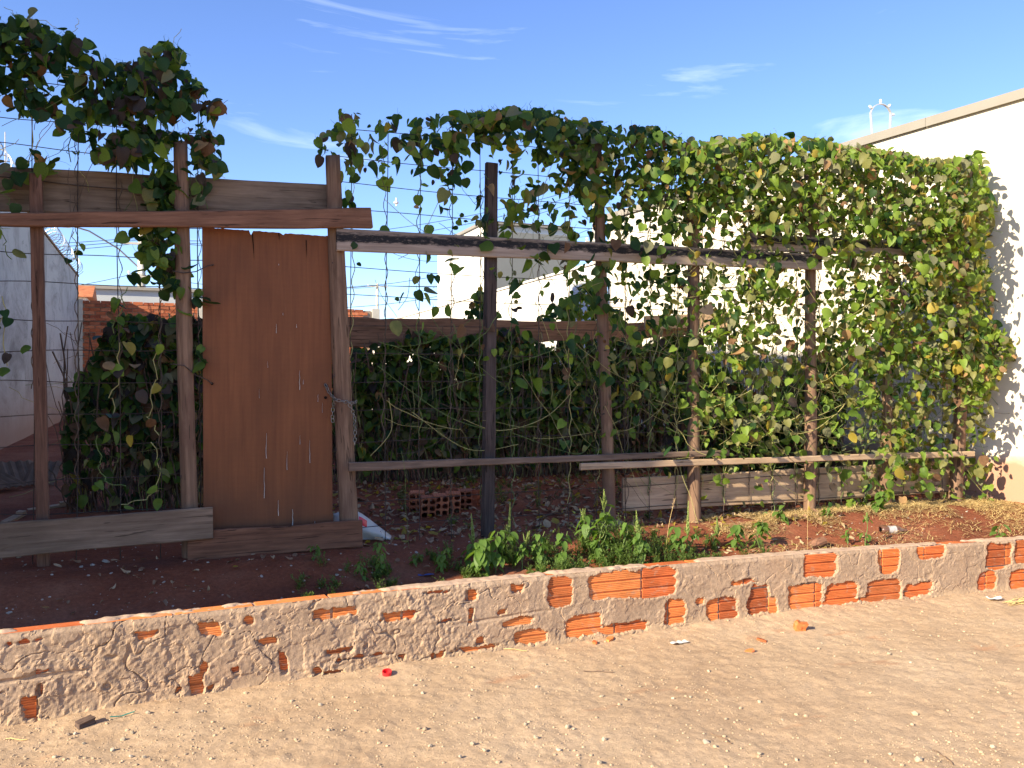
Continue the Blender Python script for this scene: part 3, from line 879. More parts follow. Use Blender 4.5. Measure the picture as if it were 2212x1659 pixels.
# ------------------------------------------------------------------ the fence
FY = 5.84
def plank(name, label, cat, pL, pR, hL, hR, th, mat, Y, wob=0.004, group=None, seg=26, ragged=0.0, seed=0):
    """board from pL to pR (pixels of the centre line at depth Y), heights in metres"""
    A_, B_ = at(*pL, Y), at(*pR, Y)
    d = B_ - A_; L = d.length
    rs = np.random.default_rng(seed + 100)
    V, F = [], []
    c = 0.006
    ph1, ph2 = rs.random() * 6, rs.random() * 6
    for i in range(seg + 1):
        t = i / seg; x = L * t; h = (hL + (hR - hL) * t) / 2; q = th / 2
        up = wob * (math.sin(3 * t + ph1) + .5 * math.sin(11 * t + ph2)) + rs.normal(0, wob * .25)
        dn = wob * (math.sin(4 * t + ph2) + .5 * math.sin(13 * t + ph1)) + rs.normal(0, wob * .25)
        bow = wob * 1.5 * math.sin(2.2 * t + ph1)
        if i in (0, seg): x += rs.normal(0, ragged)
        for (yy, zz, e) in ((-q + c, -h, dn), (-q, -h + c, dn), (-q, h - c, up), (-q + c, h, up), (q - c, h, up), (q, h - c, up), (q, -h + c, dn), (q - c, -h, dn)):
            V.append((x + (ragged * .6 * rs.normal() if i in (0, seg) else 0), yy + bow, zz + e))
    for i in range(seg):
        for j in range(8):
            F.append((i * 8 + j, i * 8 + (j + 1) % 8, (i + 1) * 8 + (j + 1) % 8, (i + 1) * 8 + j)[::-1])
    F.append(tuple(range(8))); F.append(tuple(seg * 8 + j for j in range(7, -1, -1)))
    me = mesh_from(name, V, F, mat)
    o = link(name, me, None, A_, (0, -math.asin(d.z / L), 0))
    tag(o, label, cat, group)
    return o
def hh(px0, py0, py1, Y):       # height in metres of a pixel span
    return abs(at(px0, py0, Y).z - at(px0, py1, Y).z)

def round_post(label, top, bot, wt, wb_, mat, Y=FY, crack=True, seed=0, n=14):
    T, B_ = at(*top, Y), at(*bot, Y)
    gzv_ = sz(B_.x, Y)
    B_ = T + (B_ - T) * ((T.z - gzv_ + 0.25) / (T.z - B_.z))
    rs = np.random.default_rng(seed)
    L = (T - B_).length
    r0 = wb_ / 2 * depth(B_) / FPX; r1 = wt / 2 * depth(T) / FPX
    V, F = [], []; k = 30
    ph = rs.random(6) * 6
    for i in range(k + 1):
        t = i / k
        cx = .012 * math.sin(3.3 * t + ph[0]) + .006 * math.sin(8 * t + ph[1]); cy = .010 * math.sin(2.7 * t + ph[2])
        r = (r0 + (r1 - r0) * t) * (1 + .04 * math.sin(9 * t + ph[3]))
        for j in range(n):
            q = 2 * math.pi * j / n
            w = 1 + .05 * math.sin(2 * q + ph[4] + t) + .035 * math.sin(3 * q + ph[5] + 2 * t) + rs.normal(0, .012)
            V.append((cx + r * w * math.cos(q), cy + r * w * math.sin(q), L * t + (rs.normal(0, .006) if i == k else 0)))
    for i in range(k):
        for j in range(n):
            F.append((i * n + j, i * n + (j + 1) % n, (i + 1) * n + (j + 1) % n, (i + 1) * n + j))
    F.append(tuple(k * n + j for j in range(n)))
    me = mesh_from('fence_post', V, F, mat, smooth=True)
    me.polygons[len(me.polygons) - 1].use_smooth = False
    o = link('fence_post', me, None, B_, ((T - B_).to_track_quat('Z', 'Y')).to_euler())
    tag(o, label, 'post', 'posts of the front fence')
    # knots
    for _ in range(4):
        t = rs.uniform(.2, .85); q = -math.pi / 2 + rs.uniform(-.9, .9); r = (r0 + (r1 - r0) * t) * 1.0
        c = Vector((r * math.cos(q), r * math.sin(q), L * t)); u = Vector((-math.sin(q), math.cos(q), 0)); nrm = Vector((math.cos(q), math.sin(q), 0))
        mb = MB(); s = rs.uniform(.009, .016)
        ring = [c + (u * math.cos(a) + Vector((0, 0, 1.25)) * math.sin(a)) * s for a in np.linspace(0, 2 * math.pi, 9)[:-1]]
        mb.add([c + nrm * .009] + [p - nrm * .004 for p in ring], [(0, i + 1, (i + 1) % 8 + 1) for i in range(8)])
        mb.build('knot', M['wood_dark'], o)
    return o
def square_post(label, top, bot, w, mat, Y=FY, split=False, seed=0):
    T, B_ = at(*top, Y), at(*bot, Y)
    B_ = T + (B_ - T) * ((T.z - sz(B_.x, Y) + 0.25) / (T.z - B_.z))
    L = (T - B_).length; r = w / 2 * depth(T) / FPX
    rs = np.random.default_rng(seed)
    o = empty('fence_post', B_, ((T - B_).to_track_quat('Z', 'Y')).to_euler())
    tag(o, label, 'post', 'posts of the front fence')
    parts = [(-r, r)] if not split else [(-r, r * .10), (r * .22, r)]
    for (a, b_) in parts:
        V, F = [], []; k = 24; top_l = L - (rs.uniform(0, .03) if split else 0)
        for i in range(k + 1):
            t = i / k; wx_ = .006 * math.sin(5 * t + seed); e = rs.normal(0, .0015, 8); c = .004
            pr = ((a + c, -r), (b_ - c, -r), (b_, -r + c), (b_, r - c), (b_ - c, r), (a + c, r), (a, r - c), (a, -r + c))
            for j, (x, y) in enumerate(pr):
                V.append((x + wx_ + e[j], y + e[j - 1], top_l * t + (rs.normal(0, .004) if i == k else 0)))
        for i in range(k):
            for j in range(8):
                F.append((i * 8 + j, i * 8 + (j + 1) % 8, (i + 1) * 8 + (j + 1) % 8, (i + 1) * 8 + j))
        F.append(tuple(k * 8 + j for j in range(8)))
        link('timber', mesh_from('timber', V, F, mat), o)
    return o
square_post('thin square red-brown post at far left, second from the picture edge', (78, 378), (94, 1215), 24, M['post_square'], seed=3)['label'] = 'thin square red-brown post at the far left edge'
round_post('round post left of the brown door, top just under the left vine', (391, 310), (412, 1140), 31, 38, M['post_brown'], seed=5)
round_post('thick round post right of the brown door with the chain around it', (722, 338), (753, 1160), 33, 42, M['post_brown'], seed=6)
round_post('round post standing left of the view by the neighbouring building', (-430, 330), (-425, 1260), 40, 48, M['post_brown'], seed=17)
square_post('dark split square post, first one right of the door post', (1062, 347), (1053, 1135), 23, M['post_dark'], split=True, seed=9)
round_post('round brown post with flat top between the dark split post and the vines', (1297, 430), (1312, 1110), 23, 30, M['post_brown'], seed=12)
round_post('tall round brown post reaching into the vine canopy, left end of bottom board beside it', (1502, 354), (1496, 1125), 24, 27, M['post_brown'], seed=13)
round_post('sunlit round post where the tar-stained rail ends', (1757, 427), (1745, 1100), 22, 27, M['post_brown'], seed=14)
round_post('slender sunlit post covered by vine, second from the white building', (1922, 470), (1911, 1092), 20, 25, M['post_brown'], seed=15)
round_post('leaning sunlit end post nearest the white building', (2092, 560), (2062, 1095), 22, 31, M['post_brown'], seed=16)

Yf, Yb = FY - .085, FY + .085
plank('fence_plank', 'wide weathered grey board across the top left above the door', 'plank', (-642, 379), (716, 440), .262, .25, .026, M['wood_grey'], Yb, .004, seed=1)
plank('fence_rail', 'tapering red-brown rail over the door, thick right end past the post', 'rail', (-300, 476), (800, 472), .040, .142, .045, M['wood_rust'], Yf - .012, .004, ragged=.006, seed=2)
plank('fence_rail', 'long grey rail with black tar-stained upper half across the middle posts', 'rail', (727, 519), (1772, 566), .146, .132, .035, M['tar'], Yf, .003, seed=3)
plank('fence_rail', 'short tar-stained rail half hidden by vine near the white building', 'rail', (1596, 523), (2049, 541), .128, .14, .032, M['tar'], Yf + .04, .004, seed=4)
plank('fence_batten', 'thin dark batten low on the fence from the door post rightwards', 'batten', (753, 1008), (1573, 978), .060, .044, .03, M['wood_mid'], Yf, .003, seed=5)
plank('fence_batten', 'thin tan batten low on the fence reaching the right end post', 'batten', (1253, 1008), (2104, 980), .052, .046, .03, M['wood_tan'], Yf - .034, .003, seed=6)
plank('fence_board', 'wide tan board near the ground behind the right posts', 'board', (1344, 1068), (2052, 1029), .262, .295, .024, M['wood_tan'], Yb, .004, seed=7)
plank('fence_board', 'wide pale grey board at the bottom left in front of the posts', 'board', (-560, 1211), (459, 1131), .20, .195, .028, M['wood_grey'], Yf - .045, .004, ragged=.004, seed=8)
plank('door_kickboard', 'red-brown board nailed across the foot of the door', 'board', (405, 1180), (782, 1152), .185, .185, .026, M['wood_brown'], Yf - .005, .005, seed=9)

# ------------------------------------------------------------------ the door
DY = FY + .02
tl, tr, br, bl = at(437, 490, DY), at(715, 511, DY), at(719, 1172, DY), at(440, 1185, DY)
dr_ = empty('old_door', ((bl + br) / 2).to_tuple()); base = Vector(dr_.location)
tag(dr_, 'worn brown wooden door with white paint drips and split ragged top edge', 'door')
V, F = [], []; nxd, nzd = 60, 12; th = .035
rs = np.random.default_rng(3)
topz = []
for i in range(nxd + 1):
    t = i / nxd
    e = rs.normal(0, .0015) - .006 * (1 if vnoise(t * 9, 0.3, 3) > .6 else 0)
    for cx_, dep in ((.37, .03), (.62, .015)):
        if abs(t - cx_) < .009: e -= dep
    topz.append(e)
for s in (0, 1):
    for j in range(nzd + 1):
        v_ = j / nzd
        for i in range(nxd + 1):
            t = i / nxd
            p = bl.lerp(br, t).lerp(tl.lerp(tr, t), v_)
            p.z += topz[i] * (1 if j == nzd else (0.4 if j == nzd - 1 else 0)); p.y += .006 * math.sin(2.2 * t + 1.5 * v_) + (th if s else 0)
            V.append(p - base)
W = nxd + 1; off_ = W * (nzd + 1)
for j in range(nzd):
    for i in range(nxd):
        a = j * W + i
        F.append((a, a + 1, a + 1 + W, a + W)); F.append((a + off_, a + W + off_, a + 1 + W + off_, a + 1 + off_))
for i in range(nxd):
    a = nzd * W + i; F.append((a, a + 1, a + 1 + off_, a + off_)); a = i; F.append((a, a + off_, a + 1 + off_, a + 1))
for j in range(nzd):
    a = j * W; F.append((a, a + W, a + W + off_, a + off_)); a = j * W + nxd; F.append((a, a + off_, a + W + off_, a + W))
link('panel', mesh_from('panel', V, F, M['door']), dr_)
def dpt(px, py, dy=-.004):
    p = at(px, py, DY); p.y += dy; return p - base
for (x, y, l, w) in ((597, 700, 20, 1.0), (647, 800, 42, 1.3), (575, 935, 55, 1.1), (571, 1010, 66, 1.2), (620, 975, 40, .9), (669, 950, 50, 1.0), (632, 1100, 42, 1.6),
                     (601, 1080, 34, 1.2), (696, 870, 22, .7), (687, 852, 16, .8), (648, 940, 20, .7), (680, 1125, 8, .8), (578, 780, 14, .6), (560, 840, 20, .6), (640, 700, 8, .9), (611, 676, 5, 1.2), (602, 570, 3, 1.4), (655, 820, 10, .7)):
    mb = MB(); hw_ = w * .0017
    pts = [dpt(x + random.uniform(-.6, .6), y + l * t, -.006) for t in np.linspace(0, 1, 6)]
    Vv = []
    for i, p in enumerate(pts):
        k = hw_ * (0.5 + 0.9 * i / 5) * random.uniform(.8, 1.2)
        Vv += [p + Vector((-k, 0.003, 0)), p + Vector((0, -.0015, 0)), p + Vector((k, 0.003, 0))]
    mb.add(Vv, [f for i in range(5) for f in ((i * 3, i * 3 + 3, i * 3 + 4, i * 3 + 1), (i * 3 + 1, i * 3 + 4, i * 3 + 5, i * 3 + 2))])
    mb.build('paint_drip', M['drip'], dr_)
for (x, y, r) in ((704, 833, .012), (703, 859, .010), (458, 573, .006), (458, 829, .009)):
    c = dpt(x, y, -.0065); mb = MB()
    mb.add([c] + [c + Vector((r * math.cos(a), .0006, r * math.sin(a))) for a in np.linspace(0, 2 * math.pi, 13)[:-1]], [(0, i % 12 + 1, (i + 1) % 12 + 1) for i in range(12)])
    mb.build('bolt_hole', M['hole'], dr_)
for (x0, y0, x1, y1, w) in ((545, 502, 549, 565, .004), (602, 500, 603, 520, .0035), (661, 515, 662, 560, .003)):
    a, b_ = dpt(x0, y0 + 4, -.0068), dpt(x1, y1, -.0068); mb = MB()
    mb.add([a + Vector((-w, 0, 0)), a + Vector((w, 0, 0)), a.lerp(b_, .5) + Vector((w * .9, 0, 0)), b_, a.lerp(b_, .5) + Vector((-w * .4, 0, 0))], [(0, 1, 2, 3, 4)])
    mb.build('split', M['hole'], dr_)
# tie wires holding the door to the left post
for (x0, y0, x1, y1) in ((396, 590, 462, 572), (398, 790, 458, 829)):
    a, b_ = at(x0, y0, FY - .07), at(x1, y1, DY - .012); mb = MB()
    mb.tube([a + Vector((-.08, .11, .01)), a + Vector((-.06, .0, .01)), a, a.lerp(b_, .4) + Vector((0, 0, -.012)), a.lerp(b_, .8) + Vector((0, 0, .004)), b_], .0035, 5)
    tag(mb.build('tie_wire', M['wire'], None), 'rusty wire tying the door to its post, %s' % ('upper one near the door top' if y0 < 700 else 'lower one at mid height'), 'wire')
# chain round the door post
ch = empty('chain', at(750, 868, FY - .1)); cb = Vector(ch.location)
tag(ch, 'steel chain running from the door hole around the post and hanging down', 'chain')
def torus(R1, r, sx_=1.0, n=10, m=5):
    V, F = [], []
    for i in range(n):
        a = 2 * math.pi * i / n; sh = (.45 if math.cos(a) > 0 else -.45) * R1 * sx_
        for j in range(m):
            b_ = 2 * math.pi * j / m; q = R1 + r * math.cos(b_)
            V.append((q * math.cos(a) + sh, q * math.sin(a), r * math.sin(b_)))
    for i in range(n):
        for j in range(m):
            F.append((i * m + j, ((i + 1) % n) * m + j, ((i + 1) % n) * m + (j + 1) % m, i * m + (j + 1) % m))
    return V, F
V, F = torus(.0095, .0032); lk = mesh_from('link', V, F, M['chain'], smooth=True)
def chain_path(pts, step=.024):
    pts = [Vector(p) for p in pts]; out = []; seg = 0; pos = pts[0].copy(); k = 0
    total = [(pts[i + 1] - pts[i]).length for i in range(len(pts) - 1)]
    d = 0
    while d < sum(total):
        s, i = d, 0
        while i < len(total) - 1 and s > total[i]: s -= total[i]; i += 1
        t = s / total[i]; p = pts[i].lerp(pts[i + 1], t); dirv = (pts[i + 1] - pts[i]).normalized()
        q = dirv.to_track_quat('X', 'Z')
        o = link('link', lk, ch); o.rotation_mode = 'QUATERNION'
        o.rotation_quaternion = q @ Euler((R(90) * (k % 2) + R(20), 0, 0)).to_quaternion(); o.location = p - cb
        d += step; k += 1
chain_path([at(704, 833, DY - .012), at(712, 850, DY - .03), at(726, 864, FY - .085), at(745, 868, FY - .092), at(762, 871, FY - .07), at(769, 868, FY - .04)])
chain_path([at(752, 869, FY - .092), at(760, 884, FY - .088), at(766, 903, FY - .075), at(767, 930, FY - .07), at(766, 962, FY - .07)])
chain_path([at(722, 862, FY - .085), at(719, 880, FY - .03), at(718, 905, FY - .02), at(720, 915, FY - .02)])

# ------------------------------------------------------------------ wire mesh
WIREX = []
def wire_panel(label, x0, x1, ztop_f, Yw, seed):
    rs = np.random.default_rng(seed)
    e = empty('wire_mesh', (x0, Yw, 0)); tag(e, label, 'wire mesh')
    x = x0 + .08; xsv = []
    while x < x1:
        zt = ztop_f(x) + rs.uniform(-.06, .06); zb = sz(x, Yw) - .02
        mb = MB(); lean = rs.normal(0, .012)
        mb.tube([(x - x0 + lean * t + .006 * math.sin(7 * t + x), .004 * math.sin(9 * t), zb + (zt - zb) * t) for t in np.linspace(0, 1, 14)], .0030, 4)
        mb.build('wire', M['wire'], e); xsv.append(x); x += .232 + rs.normal(0, .012)
    z = .62
    while z < 3.45:
        mb = MB(); a = rs.random() * 6
        pts = [(t * (x1 - x0), .007, z + .015 * math.sin(5 * t + a) + .006 * math.sin(17 * t + a)) for t in np.linspace(0, 1, 30)]
        pts = [p for p in pts if p[2] < ztop_f(p[0] + x0) - .03]
        if len(pts) > 3:
            mb.tube(pts, .0026, 4); mb.build('wire', M['wire'], e)
        z += .198 + rs.normal(0, .008)
    WIREX.append(xsv); return e
xa = -2.2; xb = at(402, 800, FY).x; xc = at(738, 800, FY).x; xd = at(2120, 800, FY).x
wire_panel('rusty square wire mesh on the fence left of the door', xa, xb + .1, lambda x: 3.58 - .05 * max(0, x + .9), FY + .055, 1)
wire_panel('rusty square wire mesh on the long fence right of the door', xc, xd, lambda x: 3.46 + .01 * x, FY + .055, 2)

# ------------------------------------------------------------------ leaves
def leaf_shape(fold, curl, wide=1.0, twist=0.0, cup=0.0):
    """heart-shaped leaf, stalk at origin, tip towards -Z, face towards -Y; returns verts and triangles/quads"""
    half = [(0.15, 0.055), (0.34, 0.02), (0.475, -0.18), (0.465, -0.42), (0.345, -0.68), (0.15, -0.88)]
    mid = [(0, 0.0), (0, -0.12), (0, -0.38), (0, -0.66), (0, -0.88), (0, -1.01)]
    V = []
    def put(x, z):
        x *= wide
        y = -fold * abs(x) + curl * (z * z) + twist * x * z + cup * x * x
        V.append((x, y, z))
    for p in mid: put(*p)
    for x, z in half: put(x, z)
    for x, z in half: put(-x, z)
    Rr = [6, 7, 8, 9, 10, 11]; Ll = [12, 13, 14, 15, 16, 17]
    F = []
    for S, fl in ((Rr, False), (Ll, True)):
        q = [(0, 1, S[1], S[0]), (1, 2, S[2], S[1]), (2, 3, S[3], S[2]), (3, 4, S[4], S[3]), (4, 5, S[5], S[4])]
        q[0] = (0, 1, S[1], S[0])
        F += [f[::-1] if fl else f for f in q]
    b = len(V)                                  # the stalk
    V += [(-.018, 0, .0), (.018, 0, .0), (.012, .22, .30), (-.012, .22, .30), (.010, .50, .46), (-.010, .50, .46)]
    F += [(b, b + 1, b + 2, b + 3), (b + 3, b + 2, b + 4, b + 5)]
    return np.array(V), np.array(F)
VAR = [leaf_shape(.25, .16, .95), leaf_shape(.50, .30, .82), leaf_shape(-.20, .35, 1.0, .25, .5), leaf_shape(.35, -.25, .85, -.35), leaf_shape(.95, .55, .75, .6, -.3), leaf_shape(-.65, -.5, .7, -.7)]
LEAFME = {}
def leaf_mesh(v, m):
    if (v, m) not in LEAFME:
        me = np_mesh('leaf', VAR[v][0], VAR[v][1], LEAF[m], smooth=True); LEAFME[(v, m)] = me
    return LEAFME[(v, m)]
def leaf_rot(rs, flat=0.6, droop=0.55, face=None):
    yaw = rs.normal(0, 0.75) if face is None else face + rs.normal(0, .75)
    pitch = rs.normal(-0.35, flat)          # tips lifted outwards or hanging
    roll = rs.normal(0, droop)
    return Matrix.Rotation(yaw, 3, 'Z') @ Matrix.Rotation(pitch, 3, 'X') @ Matrix.Rotation(roll, 3, 'Y')
class Leaves:
    def __init__(s): s.items = []        # (pos, size, R, variant, material)
    def add(s, p, size, Rm, v, m): s.items.append((Vector(p), size, Rm, v, m))
    def build(s, parent, n_single, name='foliage', stuff_label=None, origin=Vector((0, 0, 0))):
        it = sorted(s.items, key=lambda q: q[0].y - 2.2 * q[1])
        for p, size, Rm, v, m in it[:n_single]:
            o = link('leaf', leaf_mesh(v, m), parent)
            o.location = p - origin; o.rotation_euler = Rm.to_euler(); o.scale = (size, size, size)
        rest = it[n_single:]
        if rest:
            Vs, Fs, Ms, b = [], [], [], 0
            for p, size, Rm, v, m in rest:
                V, F = VAR[v]
                Vs.append((V * size) @ np.array(Rm).T + np.array(p - origin)); Fs.append(F + b); Ms.append(np.full(len(F), m)); b += len(V)
            o = link(name, np_mesh(name, np.concatenate(Vs), np.concatenate(Fs), LEAF, np.concatenate(Ms), True), parent)
            tag(o, kind='stuff')
def pick(rs, w):
    w = np.asarray(w, dtype=float); return int(rs.choice(len(w), p=w / w.sum()))
PAL_SHADE = [48, 22, 5, 4, 3, .8, 6, 1.2, 12]  # darker mix: the left vine's shade is put into the leaf colour
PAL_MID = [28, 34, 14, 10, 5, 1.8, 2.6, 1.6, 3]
PAL_LIT = [6, 24, 34, 22, 12, 2.6, 1.6, 2.2, 1]  # brighter mix: sunlight on the right vine is put into the leaf colour
def wander(rs, p, q, n, amp):
    p, q = Vector(p), Vector(q); out = []
    a = rs.random(6) * 6
    for t in np.linspace(0, 1, n):
        e = math.sin(math.pi * t)
        out.append(p.lerp(q, t) + Vector((amp * (math.sin(6 * t + a[0]) + .5 * math.sin(17 * t + a[1])), .5 * amp * math.sin(9 * t + a[2]), amp * .6 * math.sin(7 * t + a[3]) * e)))
    return out

# ---- left canopy
rs = np.random.default_rng(21)
from functools import reduce
def inside(poly, x, y):
    c = False; n = len(poly); j = n - 1
    for i in range(n):
        xi, yi = poly[i]; xj_, yj = poly[j]
        if (yi > y) != (yj > y) and x < (xj_ - xi) * (y - yi) / (yj - yi) + xi: c = not c
        j = i
    return c
LP = [(-260, 60), (60, 45), (120, 70), (165, 95), (220, 105), (245, 145), (300, 140), (330, 110), (362, 95), (398, 125), (425, 180), (462, 205), (488, 228), (462, 285), (478, 330), (472, 378), (440, 372),
      (418, 305), (375, 305), (352, 335), (300, 345), (255, 375), (205, 350), (150, 290), (110, 262), (60, 262), (30, 240), (-260, 230)]
vine = empty('climbing_vine', at(390, 1140, FY)); o1 = Vector(vine.location)
tag(vine, 'dark bean vine heaped over the top left of the fence, trailing down the round post', 'vine')
LV = Leaves(); n = 0
while n < 1480:
    x, y = rs.uniform(-260, 490), rs.uniform(40, 380)
    if not inside(LP, x, y): continue
    if fbm(x, y, 55, 3, 61) < -.30 + .22 * (y - 200) / 200 * (y > 200) and rs.random() < .85: continue
    p = at(x, y, FY + rs.normal(0.0, .11)); s = .04 + .068 * rs.random() ** 1.3
    p = p + Vector((0, 0, s * .45))
    LV.add(p, s, leaf_rot(rs), pick(rs, [4, 4, 3, 3, 2, 1]), pick(rs, PAL_SHADE)); n += 1
def strand(L, rs, pts, per_m, pal, Y, smin=.06, smax=.115, spread=.04):
    W_ = [at(x, y, Y) for x, y in pts]
    for a, b_ in zip(W_[:-1], W_[1:]):
        k = max(1, int((b_ - a).length * per_m))
        for _ in range(k):
            p = a.lerp(b_, rs.random()) + Vector((rs.normal(0, spread), rs.normal(-.03, .04), rs.normal(0, spread)))
            L.add(p, rs.uniform(smin, smax) * .86, leaf_rot(rs), pick(rs, [4, 4, 3, 3, 1, 1]), pick(rs, pal))
    return W_
ST = []      # stem polylines of the left vine
GREEN_D = [44, 28, 8, 3, 1, 1, 2, .5, 2]
for pts, dens, pal, smin, smax, sp in (
    ([(330, 350), (345, 400), (352, 470), (335, 520), (320, 560)], 210, GREEN_D, .075, .12, .06),
    ([(345, 470), (352, 540), (360, 600), (395, 640), (425, 640)], 110, GREEN_D, .075, .12, .05),
    ([(0, 370), (40, 375), (90, 365), (130, 370)], 40, GREEN_D, .08, .13, .05),
    ([(0, 400), (20, 440), (35, 460)], 30, GREEN_D, .08, .12, .06),
    ([(0, 490), (10, 530), (20, 560)], 22, PAL_SHADE, .08, .12, .03),
    ([(425, 370), (430, 410), (445, 450)], 26, PAL_SHADE, .07, .11, .03),
    ([(455, 300), (455, 360), (460, 380)], 26, PAL_SHADE, .06, .10, .03),
    ([(150, 280), (152, 350)], 12, PAL_SHADE, .07, .1, .02), ([(70, 250), (66, 355)], 8, PAL_SHADE, .07, .1, .02),
    ([(160, 500), (165, 545), (160, 560)], 22, PAL_SHADE, .06, .09, .02),
    ([(10, 640), (5, 700), (15, 790)], 14, PAL_SHADE, .06, .1, .02),
    ([(75, 730), (80, 760)], 10, GREEN_D, .07, .09, .02),
    ([(418, 745), (438, 760), (425, 800)], 26, GREEN_D, .07, .11, .03),
    ([(270, 620), (265, 660), (240, 720)], 18, GREEN_D, .07, .11, .04),
    ([(255, 740), (260, 800), (240, 860), (250, 950)], 22, [2, 6, 2, 6, 10, 2, 6, 8, 8], .07, .12, .06),
    ([(340, 740), (335, 820), (320, 900), (345, 940)], 13, [2, 6, 2, 6, 10, 2, 6, 6, 8], .06, .11, .05),
    ([(210, 940), (215, 1000), (225, 1040), (270, 1050)], 12, [2, 16, 6, 6, 3, 2, 1, 1, 1], .05, .09, .03),
    ([(330, 955), (345, 1010), (340, 1060), (310, 1080), (260, 1090)], 14, [2, 16, 8, 6, 3, 2, 1, 1, 1], .06, .1, .03)):
    ST.append(strand(LV, rs, pts, dens, pal, FY + .01, smin, smax, sp))
LV.build(vine, 300, origin=o1)
mb = MB()
for W_ in ST:
    pts = [q for a, b_ in zip(W_[:-1], W_[1:]) for q in wander(rs, a, b_, 5, .012)]
    mb.tube([p - o1 for p in pts], .0028, 4, rs.integers(0, 2))
for x in WIREX[0]:
    for _ in range(2):
        z1 = rs.uniform(2.2, 3.5); z0 = z1 - rs.uniform(.5, 1.6)
        mb.tube([Vector((x, FY + .05, z)) + Vector((.011 * math.cos(z * 38), .011 * math.sin(z * 38), 0)) - o1 for z in np.linspace(z0, z1, 40)], .0026, 4, 2)
for _ in range(60):
    a = at(rs.uniform(-60, 460), rs.uniform(60, 380), FY + rs.normal(0, .05)); b_ = a + Vector((rs.normal(-.12, .2), rs.normal(0, .04), rs.normal(-.22, .18)))
    if a.x > at(430, 200, FY).x or a.z > at(300, 150, FY).z: continue
    mb.tube([p - o1 for p in wander(rs, a, b_, 9, .015)], .002, 3, int(rs.integers(0, 3)))
for pts in ([(385, 140), (372, 95), (390, 62)], [(60, 50), (30, 30), (12, 15)], [(140, 90), (165, 60), (170, 40)], [(440, 330), (460, 370), (485, 385)], [(120, 60), (100, 45), (40, 38)]):
    W_ = [at(x, y, FY) for x, y in pts]
    mb.tube([q - o1 for a, b_ in zip(W_[:-1], W_[1:]) for q in wander(rs, a, b_, 6, .008)], .0018, 3, 1)
tag(mb.build('stem', [M['stem_green'], M['stem_pale'], M['stem_brown']], vine), kind='stuff')

# ---- middle and right vine, from a coverage table (columns 100 px from x=700, rows 60 px from y=220)
TAB = [
 [3,2,5,7,8,6,3,2,1,3,2,0,0,0,0],
 [4,5,6,8,7,8,9,9,9,9,9,9,8,5,3],
 [2,3,3,3,4,7,7,9,9,9,9,9,9,9,8],
 [1,0,3,2,4,4,6,8,9,9,9,9,9,9,9],
 [0,0,2,3,3,3,6,7,7,8,8,8,9,9,9],
 [0,1,2,2,2,2,3,4,4,5,6,8,7,9,8],
 [0,1,1,1,2,3,4,5,5,6,5,8,8,8,8],
 [0,1,1,0,1,2,3,4,6,6,6,8,8,8,8],
 [0,0,0,1,1,1,2,4,7,7,6,8,8,8,9],
 [0,0,0,1,1,2,4,4,6,7,5,6,7,7,9],
 [0,0,0,0,1,2,3,4,6,6,5,5,7,7,8],
 [0,0,0,0,0,1,2,3,6,6,5,5,7,6,7],
 [0,0,0,0,0,1,0,1,4,4,3,5,6,6,7],
 [0,0,0,0,0,0,0,1,1,2,2,4,5.5,5,6.5],
 [0,0,0,0,0,0,0,0,0,1,1,2,4,3,4.5]]
TOPX = [700, 735, 760, 800, 870, 930, 1000, 1100, 1170, 1240, 1330, 1400, 1440, 1480, 1530, 1580, 1640, 1700, 1790, 1830, 1880, 1960, 2020, 2060, 2100, 2130, 2150]
TOPY = [300, 232, 226, 248, 244, 255, 246, 242, 236, 258, 268, 275, 280, 308, 308, 296, 290, 296, 305, 318, 318, 332, 346, 338, 335, 348, 420]
RY = [330, 420, 460, 560, 640, 700, 735, 770, 800, 850, 920, 990, 1060, 1120]
RXv = [2120, 2140, 2152, 2135, 2140, 2145, 2170, 2195, 2170, 2140, 2138, 2132, 2130, 2125]
tabn = np.array(TAB, dtype=float)
def dens_at(x, y):
    cx_ = (x - 750) / 100.0; cy_ = (y - 250) / 60.0
    cx_ = min(max(cx_, 0), 13.999); cy_ = min(max(cy_, 0), 13.999)
    i, j = int(cx_), int(cy_); fx, fy = cx_ - i, cy_ - j
    return (tabn[j, i] * (1 - fx) + tabn[j, i + 1] * fx) * (1 - fy) + (tabn[j + 1, i] * (1 - fx) + tabn[j + 1, i + 1] * fx) * fy
vm = empty('climbing_vine', at(1053, 1140, FY)); om = Vector(vm.location)
tag(vm, 'sparser bean vine hanging from the fence top between the door post and the middle', 'vine')
vr = empty('climbing_vine', at(1745, 1100, FY)); or_ = Vector(vr.location)
tag(vr, 'thick sunlit bean vine covering the right end of the fence beside the white building', 'vine')
LM, LR = Leaves(), Leaves()
rs = np.random.default_rng(33)
wxs = np.array(WIREX[1])
cell = 20.0
